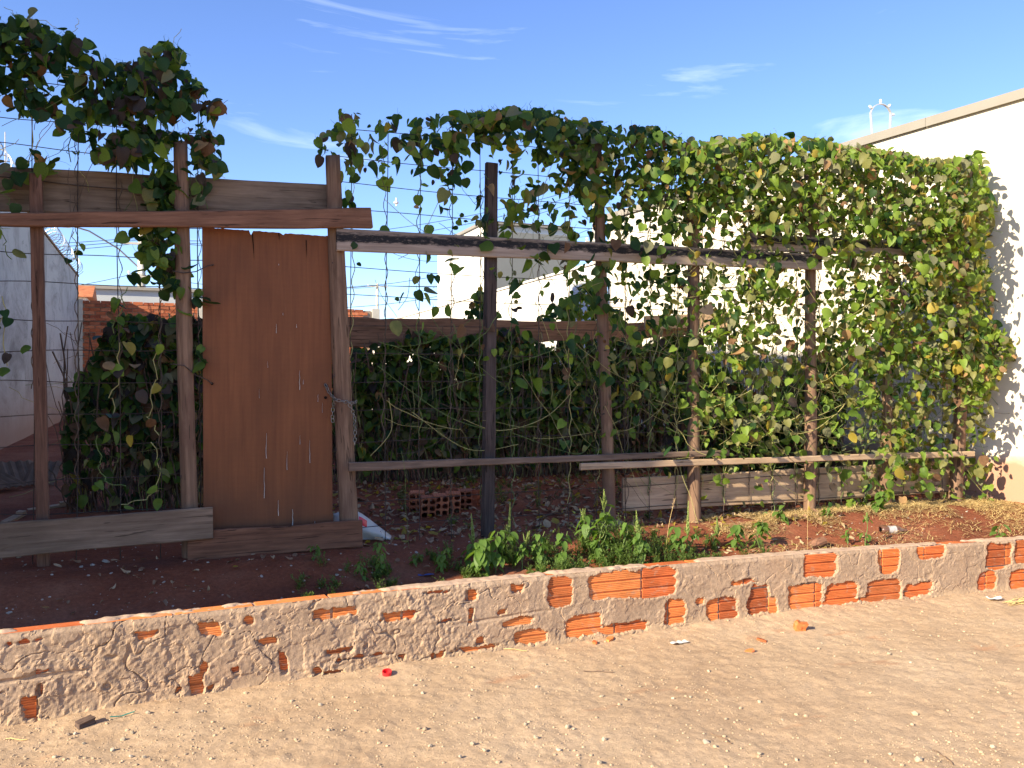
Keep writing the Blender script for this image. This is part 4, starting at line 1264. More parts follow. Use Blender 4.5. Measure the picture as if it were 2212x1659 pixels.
for cx0 in np.arange(680, 2220, cell):
    for cy0 in np.arange(215, 1120, cell):
        x, y = cx0 + cell / 2, cy0 + cell / 2
        dn = dens_at(x, y)
        cl = fbm(x, y, 75, 3, 71); dn = dn * (1 + (0.75 if dn < 7.5 else .35) * cl)
        if dn <= 0.05: continue
        P = at(x, y, FY); dd = depth(P)
        la = 0.52 * (.066 * FPX / dd) ** 2
        cov = max(0, dn) / 9.0
        layers = 1.2 * cov + 4.2 * cov ** 3
        k = rs.poisson(layers * cell * cell / la)
        for _ in range(k):
            xx, yy = x + rs.uniform(-cell, cell) * .6, y + rs.uniform(-cell, cell) * .6
            ty_ = float(np.interp(xx, TOPX, TOPY)) + 8
            if yy < ty_: yy = ty_ + rs.uniform(0, 25)
            if xx > float(np.interp(yy, RY, RXv)): continue
            if xx > 1740 and xx < 1795 and 560 < yy < 640 and rs.random() < .6: continue
            thickv = .07 + .13 * min(1, cov)
            p = at(xx, yy, FY + rs.normal(-.03, thickv))
            if cov < .55 and rs.random() < .65:      # sparse leaves follow the vertical wires
                w = wxs[np.argmin(np.abs(wxs - p.x))]; p.x = w + rs.normal(0, .035)
            s = (.030 + .068 * rs.random() ** 1.5) * (1.0 if xx > 1300 else 1.15)
            p.z += s * .45
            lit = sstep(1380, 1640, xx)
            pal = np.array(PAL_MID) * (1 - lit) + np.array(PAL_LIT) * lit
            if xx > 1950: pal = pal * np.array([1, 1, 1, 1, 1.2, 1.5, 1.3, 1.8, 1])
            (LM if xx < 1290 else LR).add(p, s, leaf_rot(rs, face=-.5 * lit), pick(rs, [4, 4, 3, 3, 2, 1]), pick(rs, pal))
# single leaves on the strands that hang free in front of the bottom board
for pts, dn in (([(1560, 985), (1555, 1030), (1540, 1060)], 24), ([(1630, 1000), (1660, 1030)], 8), ([(1905, 1000), (1925, 1030), (1915, 1080)], 34), ([(2110, 980), (2118, 1030), (2128, 1070)], 30), ([(1700, 1010), (1712, 1040)], 12), ([(1868, 1010), (1860, 1070)], 22),
                ([(2150, 745), (2190, 752), (2198, 775)], 60), ([(2135, 700), (2180, 745)], 50)):
    strand(LR, rs, pts, dn, PAL_LIT, FY - .10, .05, .10, .03)
for pts, dn in (([(826, 350), (830, 430)], 10), ([(855, 655), (880, 600)], 12), ([(925, 600), (950, 590)], 26), ([(955, 365), (965, 480)], 14), ([(745, 415), (752, 440)], 40), ([(820, 495), (840, 500)], 40), ([(685, 352), (700, 300)], 18), ([(705, 300), (725, 265)], 30)):
    strand(LM, rs, pts, dn, PAL_MID, FY - .02, .05, .10, .015)
LM.build(vm, 300, origin=om); LR.build(vr, 300, origin=or_)
# stems: twisted round the vertical wires, sagging between them, and loose ends
mbm, mbr = MB(), MB()
def put_stem(pts, r, m):
    c = pts[len(pts) // 2]
    if (c - at(1290, 600, FY)).x < 0: mbm.tube([p - om for p in pts], r, 4, m)
    else: mbr.tube([p - or_ for p in pts], r, 4, m)
for x in wxs:
    k = 1 if x < 3.0 else 2
    for _ in range(k):
        z1 = rs.uniform(2.9, 3.4); z0 = sz(x, FY) + (rs.uniform(.0, 1.2) if x < 2.2 else rs.uniform(0, .4))
        ph = rs.random() * 6; am = rs.uniform(.008, .016)
        put_stem([Vector((x + am * math.cos(z * 34 + ph) + .012 * math.sin(z * 3 + ph), FY + .05 + am * math.sin(z * 34 + ph), z)) for z in np.linspace(z0, z1, 70)], .0030, int(rs.integers(0, 3)))
for _ in range(1100):
    x = rs.uniform(800, 2110); y = rs.uniform(300, 980)
    if rs.random() > .12 + .88 * sstep(1100, 1600, x): continue
    if y < float(np.interp(x, TOPX, TOPY)) + 60: continue
    a = at(x, y, FY + rs.normal(-.02, .07)); L_ = rs.uniform(.25, .9) * min(1, (y - 240) / 300)
    an = rs.uniform(-1.2, 1.2) * (1 if rs.random() < .75 else 1.3)
    b_ = a + Vector((L_ * math.cos(an), rs.normal(0, .06), L_ * math.sin(an)))
    pts = wander(rs, a, b_, 14, .012); sg = rs.uniform(.0, .16) * L_
    pts = [p - Vector((0, 0, sg * 4 * t * (1 - t))) for p, t in zip(pts, np.linspace(0, 1, 14))]
    put_stem(pts, rs.uniform(.0014, .0026) * (.75 if x < 1400 else 1), int(rs.choice([0, 1, 2], p=[.45, .4, .15])))
for pts in ([(845, 745), (990, 800), (1085, 815)], [(815, 790), (960, 895), (1060, 930)], [(1000, 905), (1080, 930), (1180, 900), (1250, 830)], [(890, 890), (1010, 970), (1120, 960)], [(840, 860), (845, 930), (800, 985)],
            [(1160, 560), (1240, 680), (1245, 760), (1330, 870)], [(1106, 935), (1240, 980), (1275, 960)], [(940, 845), (1130, 780), (1240, 740)], [(980, 700), (1000, 760), (1010, 745)], [(885, 600), (880, 640), (860, 670)],
            [(950, 430), (900, 530), (860, 560)], [(830, 430), (900, 490), (990, 540)], [(1720, 1000), (1640, 920), (1560, 900)], [(1800, 790), (1850, 900), (1950, 1010)], [(2070, 800), (1990, 900), (1900, 960)]):
    W_ = [at(x, y, FY - .03) for x, y in pts]
    # smooth through the listed points
    cat = []
    for i in range(len(W_) - 1):
        p0 = W_[max(i - 1, 0)]; p1 = W_[i]; p2 = W_[i + 1]; p3 = W_[min(i + 2, len(W_) - 1)]
        for t in np.linspace(0, 1, 9)[:-1 if i < len(W_) - 2 else None]:
            cat.append(.5 * ((2 * p1) + (p2 - p0) * t + (2 * p0 - 5 * p1 + 4 * p2 - p3) * t * t + (3 * p1 - p0 - 3 * p2 + p3) * t ** 3))
    put_stem(cat, .0020, int(rs.integers(0, 2)))
for _ in range(16):
    x = rs.uniform(740, 2080); y = float(np.interp(x, TOPX, TOPY)) + 5
    a = at(x, y, FY); b_ = a + Vector((rs.normal(.03, .06), 0, rs.uniform(.03, .09)))
    put_stem(wander(rs, a, b_, 8, .012), .0016, 0)
tag(mbm.build('stem', [M['stem_green'], M['stem_pale'], M['stem_brown']], vm), kind='stuff')
tag(mbr.build('stem', [M['stem_green'], M['stem_pale'], M['stem_brown']], vr), kind='stuff')

# ------------------------------------------------------------------ inner trellis and its hedge of beans
HY = 9.7
plank('trellis_board', 'long red-brown board along the top of the bean hedge inside the garden', 'board', (742, 714), (1335, 717), .34, .225, .03, M['wood_light_rust'], HY - .25, .018, seed=31)
plank('trellis_board', 'shorter red-brown board behind the vine, right end of the inner bean hedge', 'board', (1300, 722), (1500, 706), .21, .20, .03, M['wood_light_rust'], HY - .215, .006, seed=32)
plank('trellis_board', 'pale brown board of the inner trellis near the right sunlit post', 'board', (1392, 697), (1748, 686), .17, .19, .03, M['wood_tan'], HY - .29, .006, seed=33)
for i, (px, lab) in enumerate(((770, 'left end post of the inner bean trellis'), (1130, 'middle post of the inner bean trellis among dark leaves'), (1420, 'third post of the inner bean trellis'), (1735, 'right end post of the inner bean trellis'))):
    p = at(px, 720, HY); mb = MB(); zb = sz(p.x, HY) - .2
    mb.tube([(.02 * math.sin(z * 2 + i), 0, z) for z in np.linspace(0, 2.35 - zb, 12)], [.055 - .001 * k for k in range(12)], 9)
    o = mb.build('trellis_post', M['post_brown'], None, True); o.location = (p.x, HY, zb); tag(o, lab, 'post')
def hedge(label, x0, x1, yc, yd, z0, z1, n, seed, pal, topf=None, loose=0.0):
    rs = np.random.default_rng(seed)
    e = empty('bean_hedge', ((x0 + x1) / 2, yc, sz((x0 + x1) / 2, yc))); o_ = Vector(e.location); tag(e, label, 'hedge')
    L = Leaves(); k = 0
    while k < n:
        x = rs.uniform(x0, x1); zz = z0 + (z1 - z0) * rs.random() ** .75
        zt = topf(x) if topf else z1
        if zz > zt + .12 * fbm(x, 0, .5, 2, seed): continue
        fr = rs.random()
        y = yc - yd * (1 - fr ** 2) + .12 * fbm(x, zz, .35, 2, seed + 1)
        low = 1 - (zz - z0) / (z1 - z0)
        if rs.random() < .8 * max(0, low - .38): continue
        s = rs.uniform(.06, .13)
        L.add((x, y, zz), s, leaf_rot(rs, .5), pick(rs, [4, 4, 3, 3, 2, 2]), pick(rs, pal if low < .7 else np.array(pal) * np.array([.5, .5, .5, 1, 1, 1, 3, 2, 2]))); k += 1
    L.build(e, 120, origin=o_)
    mb = MB()
    for _ in range(int(190 * (x1 - x0))):
        x = rs.uniform(x0, x1); y = yc + rs.uniform(-yd, .05); g_ = sz(x, y)
        b_ = Vector((x + rs.normal(0, .15), y + rs.normal(0, .08), rs.uniform(.9, z1)))
        mb.tube([p - o_ for p in wander(rs, (x, y, g_ - .02), b_, 8, .03)], rs.uniform(.0025, .007), 4, int(rs.choice([0, 1, 2], p=[.08, .14, .78])))
    for _ in range(int(80 * (x1 - x0))):
        a = Vector((rs.uniform(x0, x1), yc - yd * rs.uniform(.5, 1.1), rs.uniform(z0 + .1, z1 - .2)))
        mb.tube([p - o_ for p in wander(rs, a, a + Vector((rs.normal(0, .3), rs.normal(0, .05), rs.normal(0, .2))), 8, .03)], .002, 3, int(rs.choice([0, 1, 2], p=[.3, .3, .4])))
    tag(mb.build('stem', [M['stem_green'], M['stem_pale'], M['twig']], e), kind='stuff')
    return e
xh0 = at(750, 800, HY).x
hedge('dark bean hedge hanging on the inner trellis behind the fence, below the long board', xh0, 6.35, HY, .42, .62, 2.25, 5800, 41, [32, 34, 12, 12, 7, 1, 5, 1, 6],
      topf=lambda x: 2.12 + .08 * math.sin(2.3 * x) + .06 * math.sin(5.1 * x + 1))
def clump(px, Y, w, z0, z1, n, label, seed, pal=PAL_MID):
    rs = np.random.default_rng(seed); c = at(px, 800, Y)
    e = empty('leafy_shrub', (c.x, Y, sz(c.x, Y))); o_ = Vector(e.location); tag(e, label, 'shrub'); L = Leaves()
    for _ in range(n):
        v = Vector((rs.normal(), rs.normal(), rs.normal())).normalized() * rs.uniform(.45, 1) ** .5
        v.x *= 1 + .25 * math.sin(5 * v.z + seed); zc_ = (z0 + z1) / 2
        L.add((c.x + v.x * w, Y + v.y * w * .7, zc_ + v.z * (z1 - z0) / 2 * (1 + .25 * math.sin(7 * v.x + seed))), rs.uniform(.06, .12), leaf_rot(rs, .6), pick(rs, [4, 4, 3, 3, 1, 1]), pick(rs, pal))
    L.build(e, 40, origin=o_)
    mb = MB()
    for _ in range(14):
        mb.tube([p - o_ for p in wander(rs, (c.x + rs.normal(0, .05), Y, sz(c.x, Y) - .05), (c.x + rs.normal(0, w * .5), Y + rs.normal(0, w * .3), rs.uniform(z0, z1)), 9, .04)], [.012 - .0011 * k for k in range(9)], 5, 0)
    mb.build('stem', M['stem_brown'], e)
hedge('further row of dark beans deep in the garden behind the inner trellis', 1.2, 6.2, 13.0, .5, .6, 1.9, 2200, 47, [40, 24, 5, 8, 6, 1, 6, 1, 10])
clump(1262, HY + .25, .50, 1.85, 2.84, 620, 'leafy shrub top rising above the long inner board, left of the round post', 51, [20, 40, 20, 8, 4, 2, 2, 1, 1])
clump(1038, HY + .3, .20, 2.0, 2.74, 170, 'small leafy shoot above the inner board behind the dark split post', 52, [20, 40, 20, 8, 4, 2, 2, 1, 1])
hedge('shadowed bean bush between the right fence posts and the white building', 4.75, 6.75, 7.7, .5, .6, 2.05, 2300, 46, [36, 28, 8, 8, 5, 1, 5, 1, 7],
      topf=lambda x: 1.75 + .25 * math.sin(3 * x))
# vine-covered mound at the left
bx0, bx1 = at(150, 800, 8.4).x, at(425, 800, 8.4).x
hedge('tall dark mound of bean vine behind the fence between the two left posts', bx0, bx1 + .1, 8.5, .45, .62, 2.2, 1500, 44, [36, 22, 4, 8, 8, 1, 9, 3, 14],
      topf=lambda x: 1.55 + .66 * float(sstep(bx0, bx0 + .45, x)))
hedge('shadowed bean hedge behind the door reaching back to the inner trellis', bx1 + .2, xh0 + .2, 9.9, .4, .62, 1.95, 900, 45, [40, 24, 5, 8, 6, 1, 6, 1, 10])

# ------------------------------------------------------------------ things lying about
def rock_mesh(rs, name, mat, sub=1, sq=(1, .8, .6)):
    bm = bmesh.new(); bmesh.ops.create_icosphere(bm, subdivisions=sub, radius=1)
    for v in bm.verts: v.co = Vector((v.co.x * sq[0], v.co.y * sq[1], v.co.z * sq[2])) * rs.uniform(.78, 1.15)
    me = bpy.data.meshes.new(name); bm.to_mesh(me); bm.free(); me.materials.append(mat); return me
rs = np.random.default_rng(5)
RK = [rock_mesh(rs, 'pebble', M['stone'], 1, (1, rs.uniform(.65, .95), rs.uniform(.5, .75))) for _ in range(7)]
PEB = [(1090, 1110, .030, 2), (975, 1620, .026, 2)]
# pebbles read off the photograph: (picture x, picture y, radius in mm)
PP = [(1977, 1543, 13), (1984, 1643, 14), (1923, 1629, 8), (1920, 1411, 11), (1920, 1409, 9), (2145, 1614, 9), (1880, 1497, 6), (1858, 1476, 6), (1700, 1441, 5), (1768, 1401, 9), (1837, 1453, 6), (2133, 1386, 6), (2177, 1393, 8), (1967, 1430, 6),
      (1531, 1447, 8), (1592, 1461, 6), (1623, 1461, 7), (1640, 1515, 9), (1300, 1504, 10), (1160, 1484, 9), (1158, 1598, 10), (1225, 1572, 11), (1305, 1598, 10), (1207, 1623, 11), (1640, 1628, 10), (1525, 1604, 12), (1545, 1612, 9), (1295, 1652, 11), (1135, 1568, 9),
      (692, 1527, 9), (985, 1375 + 70, 9), (993, 1466, 8), (895, 1485, 8), (913, 1503, 9), (918, 1578, 11), (930, 1615, 9), (1021, 1610, 10), (1047, 1624, 11), (994, 1639, 9), (243, 1624, 11), (266, 1600, 10), (286, 1587, 9), (320, 1550, 10), (163, 1591, 8), (147, 1593, 9), (181, 1612, 8),
      (537, 1532, 8), (438, 1542, 8), (283, 1638, 8), (312, 1641, 9), (118, 1643, 8), (1341, 1436, 8), (1180, 1435, 6), (1383, 1481, 7), (1492, 1503, 7), (1454, 1507, 7), (1568, 1548, 7), (1340, 1478, 6), (1240, 1575, 8), (1020, 1492, 7), (1775, 1389, 6), (2010, 1372, 7), (1803, 1417, 5), (2090, 1371, 6), (2120, 1393, 5), (1690, 1553, 7), (1720, 1640, 8), (1870, 1642, 7), (2115, 1540, 6), (2200, 1565, 7)]
for i, (x, y, r) in enumerate(PP):
    p = atz(x, y, 0.0); r = r / 1000 * 1.45
    o = link('pebble', RK[i % 7], None, (p.x, p.y, float(gz(p.x, p.y)) + r * .3), (rs.uniform(0, .5), rs.uniform(0, .5), rs.uniform(0, 6)))
    o.scale = (r, r, r); tag(o, 'small pale pebble lying on the sandy ground in front of the low wall', 'pebble', 'pebbles scattered on the sandy ground')
def scatter(name, n, fx, fz, size, mat, seed, label, squash=.6, parent=None):
    rs = np.random.default_rng(seed); P, Sx = [], []
    t = [rock_mesh(rs, name, mat, 1, (1, .8, squash)) for _ in range(4)]
    arr = []
    for me_ in t:
        v = np.array([q.co[:] for q in me_.vertices]); f = np.array([q.vertices[:] for q in me_.polygons]); arr.append((v, f)); bpy.data.meshes.remove(me_)
    Vs, Fs, b = [], [], 0
    for _ in range(n):
        x, y = fx(rs); z = fz(x, y); s = size(rs); v, f = arr[rs.integers(0, 4)]
        a = rs.uniform(0, 6.28); c_, s_ = math.cos(a), math.sin(a)
        q = v * s; q = np.stack([q[:, 0] * c_ - q[:, 1] * s_, q[:, 0] * s_ + q[:, 1] * c_, q[:, 2]], 1) + np.array([x, y, z + s * .25])
        Vs.append(q); Fs.append(f + b); b += len(v)
    o = link(name, np_mesh(name, np.concatenate(Vs), np.concatenate(Fs), mat)); tag(o, label, name.replace('_', ' '), kind='stuff'); return o
def street_xy(rs):
    while True:
        px, py = rs.uniform(-60, 2280), 1659 - 390 * rs.random() ** 1.2
        p = atz(px, py, 0); d = float(yw(np.clip(p.x, -3, 7.6))) - p.y
        if d < .01: continue
        if rs.random() < .35 + .65 * (vnoise(p.x / .5, p.y / .5, 6) > .5) + (.6 if d < .25 else 0): return p.x, p.y
scatter('gravel', 4200, street_xy, lambda x, y: float(gz(x, y)), lambda rs: min(.013, .0022 + rs.exponential(.0019)), M['gravel'], 8, 'fine sandy gravel strewn over the street dirt')
def soil_xy(rs):
    x = rs.uniform(-1.2, 7.0); return x, float(yw(x)) + TH + .02 + 1.6 * rs.random() ** 1.3
scatter('rubble_chips', 800, soil_xy, lambda x, y: sz(x, y), lambda rs: min(.014, .002 + rs.exponential(.0026)), M['chip'], 9, 'pale chips of plaster and stone strewn over the red soil')
def on_soil(x, y):
    d = ray(x, y)
    for Y in np.arange(4.6, 14, .012):
        p = at(x, y, Y)
        if Y < float(yw(p.x)) + TH + .015: continue
        if p.z <= sz(p.x, Y) or Y > 13.9: break
    return Vector((p.x, p.y, sz(p.x, p.y)))
CH = [rock_mesh(np.random.default_rng(70 + k), 'rubble_lump', M['chip'], 1, (1, .7, .45)) for k in range(4)]
for i, (x, y, r) in enumerate(((230, 1215, 26), (200, 1222, 20), (175, 1226, 16), (303, 1233, 14), (338, 1232, 13), (350, 1249, 12), (354, 1260, 13), (240, 1240, 12), (420, 1318, 16), (445, 1319, 18), (690, 1272, 12), (633, 1280, 13), (565, 1246, 14), (20, 1326, 17), (40, 1205, 22), (55, 1222, 12), (855, 1178, 14), (1000, 1160, 16), (735, 1235, 16), (728, 1244, 18), (900, 1196, 15), (560, 1190, 10), (1795, 1140, 14), (1800, 1147, 9))):
    p = on_soil(x, y)
    o = link('rubble_lump', CH[i % 4], None, (p.x, p.y, sz(p.x, p.y) + r / 4000), (rs.uniform(0, .4), rs.uniform(0, .4), rs.uniform(0, 6))); o.scale = [r / 1000] * 3
    tag(o, 'pale lump of broken plaster lying on the red soil behind the low wall', 'rubble', 'plaster lumps on the red soil')
def on_street(x, y):
    p = atz(x, y, 0.0)
    return Vector((p.x, p.y, float(gz(p.x, p.y))))
# red bottle cap
c = on_street(836, 1466); mb = MB()
n = 28; r0, r1, hgt = .0245, .0255, .020
prof = [(r1, 0), (r0 + .001, hgt), (r0 - .002, hgt), (r1 - .003, .003), (0.001, .003)]
V = [((r + (.0006 if (j % 2 and k < 2) else 0)) * math.cos(2 * math.pi * j / n), (r + (.0006 if (j % 2 and k < 2) else 0)) * math.sin(2 * math.pi * j / n), z) for k, (r, z) in enumerate(prof) for j in range(n)]
mb.add(V, [(k * n + j, k * n + (j + 1) % n, (k + 1) * n + (j + 1) % n, (k + 1) * n + j) for k in range(4) for j in range(n)])
o = mb.build('plastic_cap', M['red_plastic'], None); o.location = c + Vector((0, 0, .001)); o.rotation_euler = (R(14), R(-6), 0); tag(o, 'red plastic bottle cap lying open side up on the sandy ground', 'bottle cap')
# broken orange brick piece
c = on_street(1728, 1362); bm = bmesh.new(); bmesh.ops.create_cube(bm, size=1)
bmesh.ops.subdivide_edges(bm, edges=bm.edges[:], cuts=3, use_grid_fill=True)
for v in bm.verts:
    q = v.co.copy(); v.co = Vector((q.x * .066, q.y * .045, q.z * .060)) * (1 + .10 * rs.normal()) ; v.co.x += .03 * q.z * q.z
me = bpy.data.meshes.new('brick_piece'); bm.to_mesh(me); bm.free(); me.materials.append(M['brick'])
o = link('brick_piece', me, None, c + Vector((0, 0, .024)), (R(8), R(12), R(-18))); tag(o, 'broken orange brick piece lying alone on the sandy ground', 'brick piece')
# thin clay shards by the wall foot
for i, (x, y, w, lab) in enumerate(((1318, 1384, .10, 'flat clay shard at the foot of the low wall, larger of two'), (1285, 1392, .06, 'small flat clay shard at the foot of the low wall'), (1620, 1406, .07, 'brown clay shard on the sand left of the brick piece'), (1645, 1384, .09, 'pale clay shard lying near the low wall left of the brick piece'))):
    c = on_street(x, y); mb = MB(); pts = [(w * .5 * math.cos(a) * rs.uniform(.7, 1.1), w * .28 * math.sin(a) * rs.uniform(.7, 1.1)) for a in np.linspace(0, 2 * math.pi, 8)[:-1]]
    n = len(pts); mb.add([(*q, -.004) for q in pts] + [(q[0] * .9, q[1] * .9, .008) for q in pts], [tuple(range(n))[::-1], tuple(range(n, 2 * n))] + [(i_, (i_ + 1) % n, (i_ + 1) % n + n, i_ + n) for i_ in range(n)])
    o = mb.build('clay_shard', M['brick'], None); o.location = c + Vector((0, 0, .006)); o.rotation_euler = (rs.normal(0, .12), rs.normal(0, .12), rs.uniform(0, 3)); tag(o, lab, 'shard')
# litter
def paper(name, c, w, h, lab, cat, mat, seed, ang=0.0, up=.03, n=9):
    r_ = np.random.default_rng(seed); xs_ = np.linspace(-w / 2, w / 2, n); ys_ = np.linspace(-h / 2, h / 2, 6)
    V = [(x + .1 * w * fbm(x + seed, y, w * .4, 2, seed), y * (1 - .3 * abs(x) / w), up * (.5 + .6 * float(fbm(x + seed, y, w * .35, 3, seed))) ) for y in ys_ for x in xs_]
    F = [(j * n + i, j * n + i + 1, (j + 1) * n + i + 1, (j + 1) * n + i) for j in range(5) for i in range(n - 1)]
    o = link(name, mesh_from(name, V, F, mat), None, c, (0, 0, ang)); tag(o, lab, cat); return o
paper('paper_scrap', on_street(1468, 1389), .13, .045, 'crumpled white paper scrap on the sand near the middle of the low wall', 'paper', M['paper'], 3, .25, .025)
paper('paper_scrap', on_street(2150, 1298), .13, .07, 'white folded scrap lying at the wall foot by the right edge', 'paper', M['paper'], 4, -.2, .03)
paper('plastic_scrap', on_soil(920, 1245), .10, .035, 'dark blue plastic scrap on the shaded soil behind the low wall', 'plastic', M['blue_plastic'], 5, -.3, .02)
c = on_street(263, 1558); mb = MB(); mb.tube([c + Vector((x, .015 * math.sin(20 * x), .006 + .012 * abs(math.sin(14 * x)))) for x in np.linspace(-.05, .055, 14)], .003, 5)
tag(mb.build('twine', M['tealtwine'], None), 'short teal twine scrap at the foot of the low wall on the left', 'twine')
c = on_street(2190, 1304); mb = MB()
for k in range(14):
    a = c + Vector((rs.uniform(-.08, .05), rs.uniform(-.03, .03), rs.uniform(.003, .02))); mb.tube(wander(rs, a, a + Vector((rs.uniform(.08, .25), rs.normal(-.03, .05), rs.uniform(-.004, .05))), 7, .012), .0028, 4)
tag(mb.build('twine_bundle', M['straw'], None), 'loose bundle of pale straw twine at the wall foot by the right edge', 'twine')
for i, (x0, y0, x1, y1, lab) in enumerate(((1536, 1582, 1582, 1605, 'thin brown twig lying on the sand in the right foreground'), (1262, 1448, 1325, 1451, 'thin twig on the sand below the middle of the low wall'), (1065, 1409, 1140, 1412, 'straw stalk lying along the wall foot in the middle'), (10, 1606, 55, 1606, 'straw stalk on the sand at the left edge'), (2020, 1620, 2060, 1650, 'thin twig in the sand at the lower right'))):
    a, b_ = on_street(x0, y0), on_street(x1, y1); mb = MB(); mb.tube([p + Vector((0, 0, .006)) for p in wander(rs, a, b_, 9, .006)], .0026, 5)
    tag(mb.build('twig', M['straw'] if 'straw' in lab else M['twig'], None), lab, 'twig')
c = on_street(184, 1575)
bm = bmesh.new(); bmesh.ops.create_cube(bm, size=1); bmesh.ops.subdivide_edges(bm, edges=bm.edges[:], cuts=2, use_grid_fill=True)
for v in bm.verts: v.co = Vector((v.co.x * .075, v.co.y * .045, v.co.z * .03)) * (1 + .08 * rs.normal())
me = bpy.data.meshes.new('wood_chip'); bm.to_mesh(me); bm.free(); me.materials.append(M['wood_dark'])
o = link('wood_chip', me, None, c + Vector((0, 0, .012)), (.1, -.15, .5)); tag(o, 'dark wooden chip lying on the sand near the left end of the wall', 'wood chip')

# hollow six-hole blocks behind the fence
def hollow_mesh():
    mb = MB(); W_, H_, D_ = .135, .185, .24; nc, nr_ = 2, 3; n8 = 12
    for iy, y in ((0, 0.0), (1, D_)):
        for i in range(nc):
            for j in range(nr_):
                x0, x1 = -W_ / 2 + W_ * i / nc, -W_ / 2 + W_ * (i + 1) / nc; z0, z1 = H_ * j / nr_, H_ * (j + 1) / nr_
                cx_, cz_ = (x0 + x1) / 2, (z0 + z1) / 2; hx, hz = (x1 - x0) / 2, (z1 - z0) / 2
                ang = [2 * math.pi * (k + .5) / n8 for k in range(n8)]
                outer, inner = [], []
                for a in ang:
                    c_, s_ = math.cos(a), math.sin(a); m_ = max(abs(c_), abs(s_)); outer.append((cx_ + hx * c_ / m_, y, cz_ + hz * s_ / m_))
                    e = (abs(c_) ** 4 + abs(s_) ** 4) ** -.25; inner.append((cx_ + hx * .76 * c_ * e, y, cz_ + hz * .76 * s_ * e))
                mb.add(outer + inner, [(k, (k + 1) % n8, (k + 1) % n8 + n8, k + n8) if iy == 0 else (k + n8, (k + 1) % n8 + n8, (k + 1) % n8, k) for k in range(n8)])
                if iy == 0:
                    mb.add(inner + [(p[0], D_, p[2]) for p in inner], [(k, (k + 1) % n8, (k + 1) % n8 + n8, k + n8) for k in range(n8)])
    # ribbed outside
    def side(fn, L_):
        m_ = 12; V = []
        for k in range(m_ + 1):
            d = .0025 if k % 2 else 0.0; V += [fn(k / m_, d, 0.0), fn(k / m_, d, D_)]
        mb.add(V, [(2 * k, 2 * k + 1, 2 * k + 3, 2 * k + 2) for k in range(m_)])
    side(lambda t, d, y: (-W_ / 2 - d, y, H_ * t), H_); side(lambda t, d, y: (W_ / 2 + d, y, H_ * t), H_)
    side(lambda t, d, y: (-W_ / 2 + W_ * t, y, H_ + d), W_); side(lambda t, d, y: (-W_ / 2 + W_ * t, y, -d), W_)
    return mb.mesh('hollow_block', M['brick_far'])
hm = hollow_mesh()
names = ['leftmost', 'second from left', 'middle', 'fourth from left', 'rightmost']
for i, (x, y) in enumerate(((900, 1106), (925, 1118), (953, 1113), (979, 1108), (1005, 1101))):
    c = on_soil(x, y); o = link('hollow_block', hm, None, c + Vector((0, 0, -.01)), (0, rs.normal(0, .03), R(-14) + rs.normal(0, .05))); o.scale = (.9, .9, .9)
    tag(o, 'orange six-hole clay block on the soil behind the fence, %s of the row' % names[i], 'clay block', 'row of hollow blocks')
c = on_soil(1030, 1097); o = link('hollow_block', hm, None, c + Vector((.05, .12, -.05)), (R(4), R(8), R(60))); tag(o, 'orange hollow clay block lying flat at the right end behind the row', 'clay block', 'row of hollow blocks')

# white plastic bag
bgp = on_soil(785, 1172); V, F = [], []; nu, nv = 22, 14
Yb_ = FY + .16
for j in range(nv):
    v_ = j / (nv - 1)
    for i in range(nu):
        u_ = i / (nu - 1)
        topy = np.interp(u_, [0, .25, .45, .62, 1], [1122, 1112, 1117, 1132, 1168]); boty = 1176
        px = 722 + (846 - 722) * u_; py = boty + (topy - boty) * v_
        bul = math.sin(math.pi * u_) ** .6 * math.sin(math.pi * min(1, v_ * 1.0)) * .09
        p = at(px, py, Yb_ + .10 * v_ - bul + .022 * float(fbm(u_ * 3, v_ * 3, .5, 4, 91)))
        V.append(p)
for j in range(nv - 1):
    for i in range(nu - 1): F.append((j * nu + i, j * nu + i + 1, (j + 1) * nu + i + 1, (j + 1) * nu + i))
zmin = min(p.z for p in V)
b0 = V[0].copy(); dz_ = sz(b0.x, b0.y) - zmin
def bag_mi(i, j):
    u_, v_ = i / (nu - 1), j / (nv - 1)
    if ((u_ - .50) / .075) ** 2 + ((v_ - .70) / .16) ** 2 < 1: return 1
    if abs(v_ - (.62 - .5 * (u_ - .5))) < .05 and .56 < u_ < .95 and v_ < .42: return 2
    if .42 < u_ < .47 and .3 < v_ < .4: return 1
    return 0
mi = [bag_mi(i + .5, j + .5) for j in range(nv - 1) for i in range(nu - 1)]
back = [p + Vector((.0, .05 + .05 * math.sin(3 * p.x), -.0)) for p in V]; nV = len(V)
F2 = [tuple(k + nV for k in f[::-1]) for f in F]
rim = [(j * nu, (j + 1) * nu, (j + 1) * nu + nV, j * nu + nV) for j in range(nv - 1)] + [((nv - 1) * nu + i, (nv - 1) * nu + i + 1, (nv - 1) * nu + i + 1 + nV, (nv - 1) * nu + i + nV) for i in range(nu - 1)]
M['bag'] = leaf_mat('thin_white_plastic', (.66, .66, .68), (.74, .74, .76), .3, .45, .4)
M['ink'] = simple('black_print', (.03, .03, .04), .5, .3, .1, 10)
me = mesh_from('plastic_bag', [p - b0 for p in V + back], F + F2 + rim, [M['bag'], M['red_plastic'], M['ink']], mi + [0] * (len(F2) + len(rim)), True)
o = link('plastic_bag', me, None, b0 + Vector((0, 0, dz_ - .01))); tag(o, 'white plastic bag with red print behind the foot of the chained post', 'plastic bag')

